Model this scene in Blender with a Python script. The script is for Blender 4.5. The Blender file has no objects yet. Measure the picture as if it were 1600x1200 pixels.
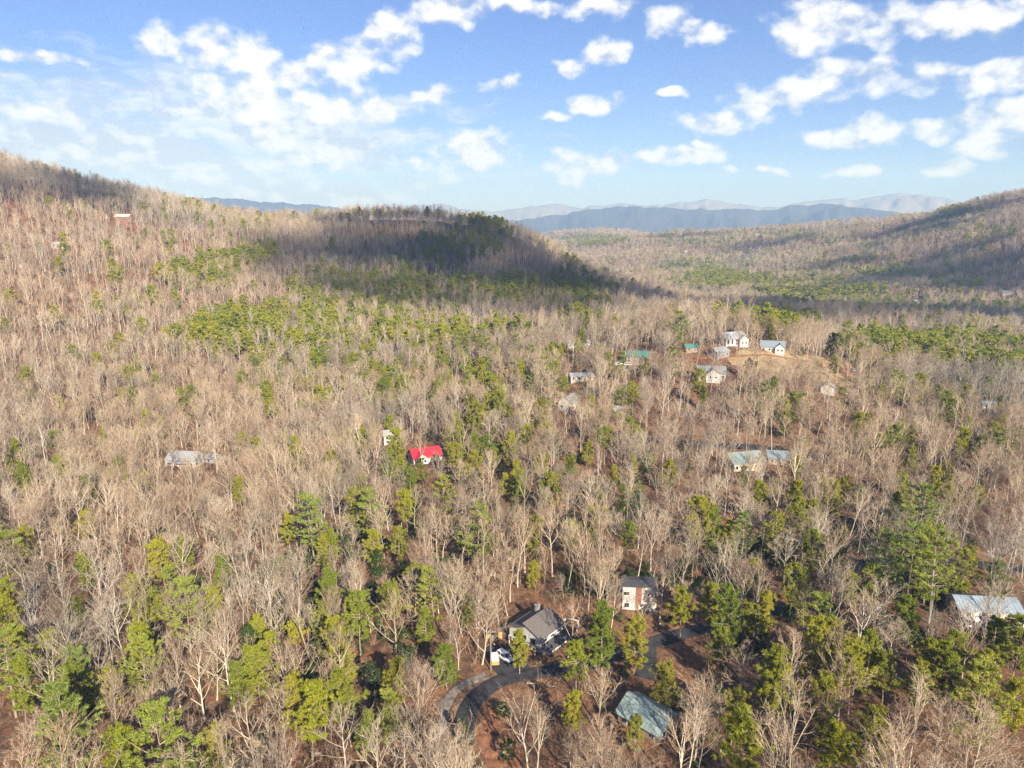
import bpy, bmesh, math, random
import numpy as np
from mathutils import Vector, Matrix

rng = np.random.default_rng(7)
random.seed(7)
SC = bpy.context.scene
COL = SC.collection
R = math.radians

# ------------------------------------------------------------------ camera
CAM_H = 105.0
PITCH = R(13.1)
FPX = 1121.0                                   # focal length in photograph pixels (1600 wide)
cam_d = bpy.data.cameras.new('camera')
cam_d.sensor_width = 36.0
cam_d.lens = 36.0 * FPX / 1600.0
cam_d.clip_start = 1.0
cam_d.clip_end = 80000.0
cam = bpy.data.objects.new('camera', cam_d)
COL.objects.link(cam)
cam.location = (0, 0, CAM_H)
cam.rotation_euler = (math.pi / 2 - PITCH, 0, 0)
SC.camera = cam

# ------------------------------------------------------------------ sun, exposure, render settings
SUN_AZ = 157.0        # clockwise from the view direction (+Y): behind the camera, to its right
SUN_EL = 29.0
sun_dir = Vector((math.sin(R(SUN_AZ)) * math.cos(R(SUN_EL)), math.cos(R(SUN_AZ)) * math.cos(R(SUN_EL)), math.sin(R(SUN_EL))))
sd = bpy.data.lights.new('sun', 'SUN')
sd.energy = 5.0
sd.angle = R(0.53)
sd.color = (1.0, 0.91, 0.79)
so = bpy.data.objects.new('sun', sd)
COL.objects.link(so)
so.location = (300, -600, 900)
so.rotation_euler = sun_dir.to_track_quat('Z', 'Y').to_euler()

SC.view_settings.view_transform = 'Standard'
SC.view_settings.look = 'None'
SC.view_settings.gamma = 1.0
SC.view_settings.exposure = 1.02
SC.view_settings.use_curve_mapping = False
cy = SC.cycles
cy.max_bounces = 4
cy.diffuse_bounces = 2
cy.glossy_bounces = 1
cy.transmission_bounces = 2
cy.transparent_max_bounces = 24
cy.volume_bounces = 1
cy.use_adaptive_sampling = True
cy.adaptive_threshold = 0.015
cy.use_denoising = True
try:
    cy.denoiser = 'OPENIMAGEDENOISE'
    cy.denoising_prefilter = 'NONE'
except Exception:
    pass

# ------------------------------------------------------------------ picture <-> place helpers
CP, SP = math.cos(PITCH), math.sin(PITCH)
def ray(px, py):
    X = (px - 800.0) / FPX
    Y = -(py - 600.0) / FPX
    return np.array([X, CP + Y * SP, Y * CP - SP])
def azel(px, py):
    r = ray(px, py)
    return math.degrees(math.atan2(r[0], r[1])), math.degrees(math.atan2(r[2], math.hypot(r[0], r[1])))
def project(x, y, z):
    zz = z - CAM_H
    f = y * CP - zz * SP
    u = y * SP + zz * CP
    f = np.where(np.abs(f) < 1e-6, 1e-6, f)
    return 800.0 + FPX * x / f, 600.0 - FPX * u / f

# ------------------------------------------------------------------ node helpers
def new_mat(name):
    m = bpy.data.materials.new(name)
    m.use_nodes = True
    nt = m.node_tree
    b = nt.nodes['Principled BSDF']
    b.inputs['Specular IOR Level'].default_value = 0.2
    return m, nt, b
def N(nt, kind, **kw):
    n = nt.nodes.new(kind)
    for k, v in kw.items():
        setattr(n, k, v)
    return n
def val(nt, sock, v):
    if hasattr(v, 'links'):
        nt.links.new(v, sock)
    else:
        sock.default_value = v
def math_(nt, op, a, b=0.0, c=None, clamp=False):
    n = N(nt, 'ShaderNodeMath', operation=op, use_clamp=clamp)
    val(nt, n.inputs[0], a); val(nt, n.inputs[1], b)
    if c is not None:
        val(nt, n.inputs[2], c)
    return n.outputs[0]
def vmath(nt, op, a, b=None):
    n = N(nt, 'ShaderNodeVectorMath', operation=op)
    val(nt, n.inputs[0], a)
    if b is not None:
        val(nt, n.inputs[1], b)
    return n
def mixc(nt, f, a, b):
    n = N(nt, 'ShaderNodeMix', data_type='RGBA')
    val(nt, n.inputs[0], f)
    val(nt, n.inputs[6], a if hasattr(a, 'links') else (*a, 1.0))
    val(nt, n.inputs[7], b if hasattr(b, 'links') else (*b, 1.0))
    return n.outputs[2]
def ramp(nt, f, stops):
    n = N(nt, 'ShaderNodeValToRGB')
    e = n.color_ramp.elements
    while len(e) < len(stops):
        e.new(0.5)
    for i, (p, c) in enumerate(stops):
        e[i].position = p
        e[i].color = (*c, 1.0) if len(c) == 3 else c
    val(nt, n.inputs[0], f)
    return n.outputs[0]
def noise(nt, vec, scale, detail=3.0, rough=0.5, out=0, dist=0.0):
    n = N(nt, 'ShaderNodeTexNoise')
    if vec is not None:
        nt.links.new(vec, n.inputs['Vector'])
    n.inputs['Scale'].default_value = scale
    n.inputs['Detail'].default_value = detail
    n.inputs['Roughness'].default_value = rough
    n.inputs['Distortion'].default_value = dist
    return n.outputs[out]

# ------------------------------------------------------------------ sky
SKY_STRENGTH = 0.052
world = bpy.data.worlds.new('World')
SC.world = world
world.use_nodes = True
wt = world.node_tree
bg = wt.nodes['Background']
bg.inputs['Strength'].default_value = SKY_STRENGTH
sky = N(wt, 'ShaderNodeTexSky', sky_type='NISHITA')
sky.sun_disc = False
sky.sun_elevation = R(SUN_EL)
sky.sun_rotation = R(SUN_AZ)
sky.altitude = 600
sky.air_density = 1.0
sky.dust_density = 0.5
sky.ozone_density = 3.0
tc = N(wt, 'ShaderNodeTexCoord')
d = tc.outputs['Generated']
sx = N(wt, 'ShaderNodeSeparateXYZ'); wt.links.new(d, sx.inputs[0])
az = math_(wt, 'MULTIPLY', math_(wt, 'ARCTAN2', sx.outputs[0], sx.outputs[1]), 180 / math.pi)
el = math_(wt, 'MULTIPLY', math_(wt, 'ARCSINE', sx.outputs[2]), 180 / math.pi)
cx = N(wt, 'ShaderNodeCombineXYZ'); val(wt, cx.inputs[0], az); val(wt, cx.inputs[1], el)
P = cx.outputs[0]
# billowy warp of the cloud outlines
w1 = vmath(wt, 'SUBTRACT', noise(wt, P, 0.30, 2.0, 0.5, out=1), (0.5, 0.5, 0.5)).outputs[0]
w1 = vmath(wt, 'MULTIPLY', w1, (3.6, 2.0, 0)).outputs[0]
PW = vmath(wt, 'ADD', P, w1).outputs[0]
BLOBS = [(300, 75, 95, 48), (385, 85, 70, 42), (430, 150, 130, 52), (520, 165, 120, 36), (545, 105, 65, 32), (612, 52, 52, 46),
         (345, 140, 60, 40), (435, 212, 65, 30), (500, 248, 90, 20), (650, 260, 34, 12), (675, 145, 52, 20), (40, 168, 60, 20), (60, 92, 70, 12),
         (690, 12, 80, 30), (820, 8, 60, 22), (940, 6, 60, 22), (1045, 32, 48, 30), (1100, 55, 48, 20), (947, 82, 32, 28), (893, 102, 40, 15), (785, 126, 36, 17),
         (740, 240, 74, 44), (925, 158, 40, 17), (868, 178, 32, 9), (900, 258, 52, 34), (955, 256, 50, 17), (1055, 243, 80, 17), (1105, 222, 24, 14),
         (1140, 265, 17, 9), (1210, 262, 26, 8), (1270, 48, 88, 50), (1390, 35, 95, 40), (1520, 28, 130, 36), (1120, 190, 68, 24), (1190, 160, 76, 27),
         (1290, 128, 85, 34), (1400, 122, 95, 34), (1560, 115, 110, 32), (1300, 216, 76, 17), (1380, 205, 76, 24), (1480, 198, 90, 22), (1580, 185, 80, 34),
         (1560, 225, 70, 28), (1345, 260, 46, 14), (1475, 262, 46, 14), (1050, 145, 22, 10), (470, 118, 80, 36), (400, 185, 110, 26), (590, 172, 70, 24), (560, 75, 50, 26)]
acc = None
for (bx, by, rx, ry) in BLOBS:
    a0, e0 = azel(bx, by)
    a1, _ = azel(bx + rx, by); _, e1 = azel(bx, by - ry)
    ia, ie = 1.0 / max(abs(a1 - a0), .2), 1.0 / max(abs(e1 - e0), .2)
    n = N(wt, 'ShaderNodeVectorMath', operation='MULTIPLY_ADD')
    wt.links.new(PW, n.inputs[0]); n.inputs[1].default_value = (ia, ie, 0); n.inputs[2].default_value = (-a0 * ia, -e0 * ie, 0)
    dd = vmath(wt, 'DOT_PRODUCT', n.outputs[0], n.outputs[0]).outputs['Value']
    f = math_(wt, 'SUBTRACT', 1.28, dd)
    acc = f if acc is None else math_(wt, 'SMOOTH_MAX', acc, f, 0.3)
# beyond the frame the same kind of cloud field goes on
gen = noise(wt, P, 0.055, 3.0, 0.5)
gen = math_(wt, 'MULTIPLY', math_(wt, 'SUBTRACT', gen, 0.56), 9.0)
azin = math_(wt, 'SUBTRACT', math_(wt, 'ABSOLUTE', az), 36.0)
elin = math_(wt, 'SUBTRACT', el, 17.5)
outside = math_(wt, 'MAXIMUM', math_(wt, 'MULTIPLY', azin, 0.25), math_(wt, 'MULTIPLY', elin, 0.25))
outside = math_(wt, 'MINIMUM', math_(wt, 'MAXIMUM', outside, 0.0), 1.0)
gen = math_(wt, 'ADD', gen, math_(wt, 'MULTIPLY', math_(wt, 'SUBTRACT', outside, 1.0), 6.0))
cov = math_(wt, 'MAXIMUM', acc, gen)
cov = math_(wt, 'MAXIMUM', cov, -1.2)
PS = vmath(wt, 'MULTIPLY', P, (1.0, 1.35, 1.0)).outputs[0]
fb = noise(wt, PS, 0.46, 7.0, 0.5)
fbs = noise(wt, vmath(wt, 'ADD', PS, (0.3, 0.9, 0)).outputs[0], 0.46, 4.0, 0.5)
dens = math_(wt, 'ADD', cov, math_(wt, 'MULTIPLY', math_(wt, 'SUBTRACT', fb, 0.5), 4.4))
mr = N(wt, 'ShaderNodeMapRange', interpolation_type='SMOOTHSTEP')
val(wt, mr.inputs[0], dens); mr.inputs[1].default_value = 0.1; mr.inputs[2].default_value = 1.4
alpha = math_(wt, 'MULTIPLY', mr.outputs[0], 0.97)
# thin streaky veil low on the left
vp = vmath(wt, 'MULTIPLY', PW, (0.16, 0.85, 1.0)).outputs[0]
vn = noise(wt, vp, 0.55, 5.0, 0.6)
va, ve = azel(250, 235)
n = N(wt, 'ShaderNodeVectorMath', operation='MULTIPLY_ADD')
wt.links.new(P, n.inputs[0]); n.inputs[1].default_value = (1 / 26, 1 / 6.4, 0); n.inputs[2].default_value = (-va / 26, -ve / 6.4, 0)
vd = vmath(wt, 'DOT_PRODUCT', n.outputs[0], n.outputs[0]).outputs['Value']
veil = math_(wt, 'ADD', math_(wt, 'MULTIPLY', math_(wt, 'SUBTRACT', 1.0, vd), 1.0), math_(wt, 'MULTIPLY', math_(wt, 'SUBTRACT', vn, 0.5), 4.4))
veil = math_(wt, 'MULTIPLY', math_(wt, 'MINIMUM', math_(wt, 'MAXIMUM', veil, 0.0), 1.0), 0.84)
alpha = math_(wt, 'MAXIMUM', alpha, veil)
relief = math_(wt, 'MULTIPLY', math_(wt, 'SUBTRACT', fb, fbs), 4.2)
core = math_(wt, 'MULTIPLY', math_(wt, 'SUBTRACT', dens, 0.6), 0.3)
shade = math_(wt, 'ADD', math_(wt, 'ADD', 0.62, relief), core, clamp=True)
cloud_c = ramp(wt, shade, [(0.0, (6.4, 6.9, 7.8)), (0.42, (8.9, 9.1, 9.5)), (1.0, (10.8, 10.7, 10.5))])
sky_c = mixc(wt, 1.0, sky.outputs[0], (1, 1, 1))
sk = N(wt, 'ShaderNodeMix', data_type='RGBA', blend_type='MULTIPLY')
sk.inputs[0].default_value = 1.0
wt.links.new(sky.outputs[0], sk.inputs[6]); sk.inputs[7].default_value = (0.80, 0.90, 1.34, 1)
wt.links.new(mixc(wt, alpha, sk.outputs[2], cloud_c), bg.inputs['Color'])

# ------------------------------------------------------------------ terrain height
def zc(px, py, dist, canopy=19.5):
    """ground height where the canopy top is seen at this point of the photograph, that many metres away"""
    r = ray(px, py)
    return CAM_H + dist * r[2] / math.hypot(r[0], r[1]) - canopy
PROF = {   # photograph column -> [(distance, ground height)]
    -300: [(100, 6), (250, 0), (400, 0), (520, 10), (650, 40), (800, 90), (950, 140), (1150, 215), (1350, 230), (1700, 190), (2400, 100), (4000, 20)],
    0: [(100, 2), (250, -4), (400, -5), (500, 2), (600, 15), (700, 38), (800, 72), (900, 104), (1000, 135), (1150, zc(0, 245, 1150)), (1350, 185), (1700, 150), (2400, 60), (4000, -20)],
    150: [(100, 0), (250, -6), (380, -12), (480, -5), (600, 12), (700, 38), (800, 74), (900, 100), (1000, 125), (1150, zc(150, 276, 1150)), (1350, 140), (1700, 110), (2400, 40), (4000, -30)],
    300: [(100, 0), (250, -6), (380, -14), (480, -8), (600, 4), (700, 22), (800, 46), (900, 74), (1000, 100), (1120, zc(300, 308, 1120)), (1350, 100), (1700, 70), (2400, 10), (4000, -40)],
    450: [(100, 0), (250, -3), (380, -8), (500, -3), (600, 4), (700, 16), (800, 34), (900, 58), (1000, 72), (1150, 84), (1300, zc(450, 335, 1300)), (1500, 80), (2400, 0), (4000, -40)],
    600: [(100, 0), (250, -1), (380, -4), (500, 0), (620, 3), (700, 10), (800, 26), (900, 46), (1000, 72), (1100, 98), (1180, zc(600, 312, 1180)), (1400, 80), (2400, -20), (4000, -50)],
    740: [(100, 0), (250, 0), (380, 0), (500, 6), (620, 8), (700, 14), (800, 30), (900, 52), (1000, 78), (1100, zc(740, 325, 1100)), (1300, 70), (1600, 10), (2400, -50), (4000, -50)],
    820: [(100, 0), (250, 0), (380, 5), (500, 12), (620, 14), (700, 18), (800, 30), (900, 48), (1040, zc(820, 348, 1040)), (1250, 45), (1500, -20), (2200, -60), (3100, -20), (4000, -60)],
    900: [(100, 0), (250, 2), (360, 9), (450, 20), (550, 22), (650, 18), (750, 20), (850, 28), (1000, zc(900, 396, 1000)), (1200, 5), (1500, -55), (2200, -60), (3000, zc(900, 374, 3000)), (4000, -60)],
    1000: [(100, 0), (240, 1), (330, 4), (400, 15), (470, 26), (550, 25), (650, 12), (780, 2), (950, zc(1000, 437, 950)), (1150, -20), (1500, -58), (2200, -52), (2900, zc(1000, 364, 2900)), (4000, -60)],
    1100: [(100, 0), (240, 0), (330, 4), (400, 16), (450, 27), (510, 30), (570, 25), (660, 4), (780, -8), (900, zc(1100, 463, 900)), (1100, -36), (1500, -60), (1800, -58), (2300, -36), (2900, zc(1100, 357, 2900)), (4000, -60)],
    1200: [(100, 0), (240, -1), (330, 2), (400, 13), (450, 24), (510, 28), (570, 20), (660, 0), (780, -12), (880, zc(1200, 472, 880)), (1100, -42), (1500, -63), (1800, -56), (2300, -24), (2900, zc(1200, 350, 2900)), (4000, -50)],
    1320: [(100, 2), (240, 0), (330, 0), (400, 7), (450, 12), (520, 12), (600, 4), (720, -10), (850, zc(1320, 480, 850)), (1100, -45), (1500, -62), (1800, -48), (2300, 15), (2700, zc(1320, 339, 2700)), (4000, -20)],
    1450: [(100, 4), (240, 2), (330, 1), (400, 3), (480, 4), (600, 0), (720, -14), (850, zc(1450, 487, 850)), (1100, -48), (1400, -58), (1700, -35), (2200, 60), (2600, zc(1450, 322, 2600)), (4000, 0)],
    1600: [(100, 6), (240, 4), (330, 2), (400, 2), (480, 1), (600, -3), (720, -16), (850, zc(1600, 492, 850)), (1100, -46), (1300, -50), (1600, -10), (2000, 95), (2400, zc(1600, 292, 2400)), (4000, 40)],
    1900: [(100, 8), (240, 8), (330, 6), (400, 5), (480, 4), (600, -2), (720, -16), (850, -30), (1100, -40), (1300, -30), (1600, 40), (2000, 160), (2400, 260), (4000, 80)],
}
LD = np.linspace(math.log(20.0), math.log(30000.0), 420)
AZT = np.arange(-70.0, 70.01, 0.5)
_azk, _rows = [], []
for px in sorted(PROF):
    r_ = ray(px, 345)
    _azk.append(math.degrees(math.atan2(r_[0], r_[1])))
    p_ = [(20, PROF[px][0][1])] + PROF[px] + [(4700, -70), (30000, -75)]
    _rows.append(np.interp(LD, [math.log(a) for a, _ in p_], [b for _, b in p_]))
_rows = np.array(_rows)
HT = np.stack([np.interp(AZT, _azk, _rows[:, j]) for j in range(len(LD))], axis=1)
def gsm(a, sig, axis):
    k = int(sig * 3) + 1
    w = np.exp(-0.5 * (np.arange(-k, k + 1) / sig) ** 2); w /= w.sum()
    pad = [(0, 0), (0, 0)]; pad[axis] = (k, k)
    b = np.pad(a, pad, mode='edge')
    return np.apply_along_axis(lambda v: np.convolve(v, w, 'valid'), axis, b)
HT = gsm(gsm(HT, 1.8, 1), 2.6, 0)
_sr = np.random.default_rng(3)
SINES = [(math.cos(t) * 2 * math.pi / w, math.sin(t) * 2 * math.pi / w, ph, w) for t, w, ph in
         zip(_sr.uniform(0, math.pi, 26), np.geomspace(38, 520, 26), _sr.uniform(0, 6.28, 26))]
def H(x, y):
    x = np.asarray(x, float); y = np.asarray(y, float)
    dist = np.maximum(np.hypot(x, y), 20.0)
    a = np.clip(np.degrees(np.arctan2(x, y)), -69.9, 69.9)
    fi = (a - AZT[0]) / 0.5
    fj = np.clip((np.log(dist) - LD[0]) / (LD[1] - LD[0]), 0, len(LD) - 1.001)
    i = np.floor(fi).astype(int); j = np.floor(fj).astype(int)
    u, v = fi - i, fj - j
    z = (HT[i, j] * (1 - u) * (1 - v) + HT[i + 1, j] * u * (1 - v) + HT[i, j + 1] * (1 - u) * v + HT[i + 1, j + 1] * u * v)
    nz = np.zeros_like(z)
    amp = np.clip((dist - 230) / 700.0, 0.03, 1.0)
    for kx, ky, ph, w in SINES:
        nz = nz + np.sin(kx * x + ky * y + ph) * (w ** 0.72) * 0.022
    z = z + nz * amp * (1 + 0.8 * np.clip((dist - 1500) / 1500, 0, 1))
    # the pale bare hill far down the valley
    ax_, ay_ = 470.0, 3900.0
    z = z + 80 * np.exp(-((x - ax_) / 480) ** 2 - ((y - ay_) / 300) ** 2)
    return z
def at(px, py, up=0.0, dmin=60.0, dmax=4500.0):
    r = ray(px, py); hx = math.hypot(r[0], r[1])
    ds = np.geomspace(dmin, dmax, 2600)
    x = ds * r[0] / hx; y = ds * r[1] / hx
    zr = CAM_H + ds * r[2] / hx
    hit = np.nonzero(zr <= H(x, y) + up)[0]
    k = hit[0] if len(hit) else len(ds) - 1
    return float(x[k]), float(y[k]), float(H(x[k], y[k]))

# ------------------------------------------------------------------ mesh helpers
def mesh_np(name, verts, faces, mats, midx=None, smooth=False):
    me = bpy.data.meshes.new(name)
    me.from_pydata(verts.tolist() if hasattr(verts, 'tolist') else verts, [], faces.tolist() if hasattr(faces, 'tolist') else faces)
    for m in (mats if isinstance(mats, (list, tuple)) else [mats]):
        me.materials.append(m)
    if midx is not None:
        me.polygons.foreach_set('material_index', np.asarray(midx, np.int32))
    if smooth:
        me.polygons.foreach_set('use_smooth', np.ones(len(me.polygons), bool))
    me.update()
    return me
def link(name, me, parent=None):
    o = bpy.data.objects.new(name, me)
    COL.objects.link(o)
    if parent is not None:
        o.parent = parent
    return o
def tag(o, label=None, cat=None, group=None, kind=None):
    if label: o['label'] = label
    if cat: o['category'] = cat
    if group: o['group'] = group
    if kind: o['kind'] = kind
    return o
def thing(name, label, cat, loc, rz=0.0, group=None):
    o = bpy.data.objects.new(name, None)
    COL.objects.link(o)
    o.empty_display_size = 0.5
    o.location = loc
    o.rotation_euler = (0, 0, rz)
    return tag(o, label, cat, group)

class MB:
    """collects boxes and prisms into one mesh"""
    def __init__(self): self.v, self.f = [], []
    def poly(self, pts, faces):
        b = len(self.v)
        self.v += [tuple(p) for p in pts]
        self.f += [tuple(b + i for i in f) for f in faces]
        return self
    def box(self, x0, x1, y0, y1, z0, z1):
        return self.poly([(x0, y0, z0), (x1, y0, z0), (x1, y1, z0), (x0, y1, z0), (x0, y0, z1), (x1, y0, z1), (x1, y1, z1), (x0, y1, z1)],
                         [(0, 3, 2, 1), (4, 5, 6, 7), (0, 1, 5, 4), (1, 2, 6, 5), (2, 3, 7, 6), (3, 0, 4, 7)])
    def prism(self, prof, y0, y1):
        """polygon in x-z extruded along y"""
        n = len(prof)
        pts = [(x, y0, z) for x, z in prof] + [(x, y1, z) for x, z in prof]
        fs = [tuple(range(n)), tuple(range(2 * n - 1, n - 1, -1))] + [(i, i + n, (i + 1) % n + n, (i + 1) % n) for i in range(n)]
        return self.poly(pts, fs)
    def tube(self, p0, p1, r0, r1, n=8):
        p0, p1 = Vector(p0), Vector(p1)
        d_ = (p1 - p0).normalized()
        a = d_.orthogonal().normalized(); b_ = d_.cross(a)
        pts = []
        for p, r in ((p0, r0), (p1, r1)):
            for k in range(n):
                t = 2 * math.pi * k / n
                pts.append(p + a * (math.cos(t) * r) + b_ * (math.sin(t) * r))
        return self.poly(pts, [(k, (k + 1) % n, (k + 1) % n + n, k + n) for k in range(n)] + [tuple(range(n - 1, -1, -1)), tuple(range(n, 2 * n))])
    def build(self, name, mat, parent=None):
        me = bpy.data.meshes.new(name)
        me.from_pydata(self.v, [], self.f)
        bm = bmesh.new(); bm.from_mesh(me)
        bmesh.ops.recalc_face_normals(bm, faces=bm.faces)
        bm.to_mesh(me); bm.free()
        me.materials.append(mat)
        return link(name, me, parent)

# ------------------------------------------------------------------ materials
def m_ground():
    m, nt, b = new_mat('leaf_litter')
    geo = N(nt, 'ShaderNodeNewGeometry').outputs['Position']
    big = noise(nt, geo, 0.012, 4.0, 0.55)
    mid = noise(nt, geo, 0.11, 5.0, 0.65)
    fine = noise(nt, geo, 1.3, 4.0, 0.7)
    c = ramp(nt, mid, [(0.25, (0.09, 0.055, 0.038)), (0.45, (0.18, 0.088, 0.046)), (0.62, (0.31, 0.145, 0.065)), (0.8, (0.39, 0.22, 0.11))])
    c = mixc(nt, math_(nt, 'MULTIPLY', big, 0.7), c, (0.22, 0.14, 0.088))
    pt = noise(nt, geo, .33, 5.0, 0.7)
    c = mixc(nt, ramp(nt, pt, [(.46, (0, 0, 0)), (.62, (.75, .75, .75))]), c, (0.085, 0.062, 0.045))
    pt2 = noise(nt, geo, .21, 4.0, 0.7, dist=.6)
    c = mixc(nt, ramp(nt, pt2, [(.56, (0, 0, 0)), (.68, (.6, .6, .6))]), c, (0.34, 0.25, 0.165))
    c2 = ramp(nt, fine, [(0.32, (0.38, 0.34, 0.33)), (0.5, (.95, .93, .92)), (0.68, (1.5, 1.4, 1.3))])
    mx = N(nt, 'ShaderNodeMix', data_type='RGBA', blend_type='MULTIPLY'); mx.inputs[0].default_value = 0.8
    nt.links.new(c, mx.inputs[6]); nt.links.new(c2, mx.inputs[7])
    nt.links.new(mx.outputs[2], b.inputs['Base Color'])
    b.inputs['Roughness'].default_value = 0.95
    bp = N(nt, 'ShaderNodeBump'); bp.inputs['Strength'].default_value = 0.6; bp.inputs['Distance'].default_value = 0.3
    nt.links.new(fine, bp.inputs['Height']); nt.links.new(bp.outputs[0], b.inputs['Normal'])
    return m
def m_far_forest(name, c0, c1, c2, sc=0.02):
    m, nt, b = new_mat(name)
    geo = N(nt, 'ShaderNodeNewGeometry').outputs['Position']
    a = noise(nt, geo, sc, 8.0, 0.7)
    l = noise(nt, geo, sc * 0.08, 3.0, 0.5)
    f = math_(nt, 'ADD', math_(nt, 'MULTIPLY', a, 0.65), math_(nt, 'MULTIPLY', l, 0.35))
    nt.links.new(ramp(nt, f, [(0.35, c0), (0.5, c1), (0.65, c2)]), b.inputs['Base Color'])
    b.inputs['Roughness'].default_value = 1.0
    bp = N(nt, 'ShaderNodeBump'); bp.inputs['Strength'].default_value = 0.7; bp.inputs['Distance'].default_value = 20.0
    nt.links.new(a, bp.inputs['Height']); nt.links.new(bp.outputs[0], b.inputs['Normal'])
    return m
def m_bark(name, cols, vary=0.5):
    m, nt, b = new_mat(name)
    oi = N(nt, 'ShaderNodeObjectInfo')
    c = ramp(nt, oi.outputs['Random'], [(i / max(len(cols) - 1, 1), c_) for i, c_ in enumerate(cols)])
    reg = noise(nt, oi.outputs['Location'], 0.009, 2.0, 0.5)
    tone = ramp(nt, reg, [(.30, (.74, .78, .82)), (.43, (1.0, .99, .93)), (.55, (1.08, 1.02, .90)), (.70, (.98, .89, .80))])
    tm = N(nt, 'ShaderNodeMix', data_type='RGBA', blend_type='MULTIPLY'); tm.inputs[0].default_value = 1.0
    nt.links.new(c, tm.inputs[6]); nt.links.new(tone, tm.inputs[7])
    c = tm.outputs[2]
    nt.links.new(c, b.inputs['Base Color'])
    b.inputs['Roughness'].default_value = 0.9
    b.inputs['Specular IOR Level'].default_value = 0.1
    return m
def m_needles(name, cols):
    m, nt, b = new_mat(name)
    oi = N(nt, 'ShaderNodeObjectInfo')
    g = N(nt, 'ShaderNodeNewGeometry')
    c = ramp(nt, oi.outputs['Random'], [(i / max(len(cols) - 1, 1), c_) for i, c_ in enumerate(cols)])
    v = ramp(nt, g.outputs['Random Per Island'], [(0.0, (0.62, 0.66, 0.6)), (0.5, (1, 1, 1)), (1.0, (1.4, 1.3, 1.1))])
    mx = N(nt, 'ShaderNodeMix', data_type='RGBA', blend_type='MULTIPLY'); mx.inputs[0].default_value = 1.0
    nt.links.new(c, mx.inputs[6]); nt.links.new(v, mx.inputs[7])
    nt.links.new(mx.outputs[2], b.inputs['Base Color'])
    b.inputs['Roughness'].default_value = 0.75
    b.inputs['Specular IOR Level'].default_value = 0.15
    tl = N(nt, 'ShaderNodeBsdfTranslucent'); nt.links.new(mx.outputs[2], tl.inputs[0])
    ms = N(nt, 'ShaderNodeMixShader'); ms.inputs[0].default_value = .28
    nt.links.new(b.outputs[0], ms.inputs[1]); nt.links.new(tl.outputs[0], ms.inputs[2])
    nt.links.new(ms.outputs[0], nt.nodes['Material Output'].inputs['Surface'])
    return m
def m_plain(name, col, rough=0.7, var=0.15, scale=1.5, metal=0.0, spec=0.3, stretch=None):
    m, nt, b = new_mat(name)
    t = N(nt, 'ShaderNodeTexCoord').outputs['Object']
    if stretch:
        t = vmath(nt, 'MULTIPLY', t, stretch).outputs[0]
    nz = noise(nt, t, scale, 5.0, 0.65)
    lo = tuple(x * (1 - var * 1.6) for x in col); hi = tuple(min(1, x * (1 + var)) for x in col)
    nt.links.new(ramp(nt, nz, [(0.3, lo), (0.7, hi)]), b.inputs['Base Color'])
    b.inputs['Roughness'].default_value = rough
    b.inputs['Metallic'].default_value = metal
    b.inputs['Specular IOR Level'].default_value = spec
    return m

M = {}
M['ground'] = m_ground()
M['bark'] = m_bark('pale_bark', [(0.50, 0.43, 0.35), (0.57, 0.515, 0.44), (0.36, 0.31, 0.255), (0.64, 0.60, 0.53), (0.25, 0.22, 0.19), (0.46, 0.40, 0.33)])
M['twig'] = m_bark('bare_twigs', [(0.42, 0.325, 0.235), (0.45, 0.375, 0.295), (0.29, 0.215, 0.16), (0.53, 0.46, 0.37), (0.37, 0.26, 0.195), (0.24, 0.205, 0.165), (0.44, 0.365, 0.275)])
M['brush'] = m_bark('brush_twigs', [(0.32, 0.23, 0.16), (0.27, 0.17, 0.12), (0.36, 0.29, 0.22), (0.24, 0.21, 0.14)])
M['pine_bark'] = m_bark('pine_bark', [(0.24, 0.18, 0.14), (0.32, 0.26, 0.21), (0.40, 0.36, 0.31)])
M['pine'] = m_needles('pine_needles', [(0.36, 0.365, 0.034), (0.28, 0.325, 0.034), (0.42, 0.395, 0.045), (0.19, 0.25, 0.036), (0.37, 0.345, 0.05), (0.25, 0.30, 0.04)])
M['wpine'] = m_needles('white_pine_needles', [(0.32, 0.36, 0.06), (0.26, 0.33, 0.08), (0.37, 0.385, 0.07)])
M['hemlock'] = m_needles('hemlock_needles', [(0.05, 0.085, 0.03), (0.06, 0.10, 0.025), (0.045, 0.075, 0.035)])
M['asphalt'] = m_plain('asphalt', (0.05, 0.05, 0.054), 0.9, 0.35, 0.5)
M['gravel'] = m_plain('gravel', (0.23, 0.195, 0.165), 0.95, 0.35, 0.8)
M['clay'] = m_plain('red_clay', (0.30, 0.135, 0.07), 0.95, 0.45, 0.5)
M['drygrass'] = m_plain('dry_grass', (0.40, 0.28, 0.14), 0.95, 0.28, 0.25)
M['white'] = m_plain('white_siding', (0.54, 0.53, 0.51), 0.6, 0.14, 0.8)
M['cream'] = m_plain('cream_siding', (0.60, 0.53, 0.42), 0.7, 0.1, 0.8)
M['tan'] = m_plain('tan_siding', (0.36, 0.27, 0.20), 0.8, 0.12, 0.8)
M['brick'] = m_plain('red_brick', (0.27, 0.11, 0.075), 0.9, 0.25, 3.0)
M['wood'] = m_plain('weathered_wood', (0.22, 0.14, 0.09), 0.85, 0.3, 2.0)
M['yellow_wood'] = m_plain('new_pine_boards', (0.52, 0.34, 0.14), 0.8, 0.2, 2.0)
M['trim'] = m_plain('white_trim', (0.78, 0.78, 0.77), 0.5, 0.04)
M['glass'] = m_plain('dark_glass', (0.03, 0.035, 0.045), 0.08, 0.1, spec=0.6)
M['taupe'] = m_plain('taupe_shingles', (0.165, 0.145, 0.13), 0.9, 0.18, 2.5)
M['grey_roof'] = m_plain('grey_shingles', (0.30, 0.31, 0.33), 0.85, 0.18, 2.0)
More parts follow.
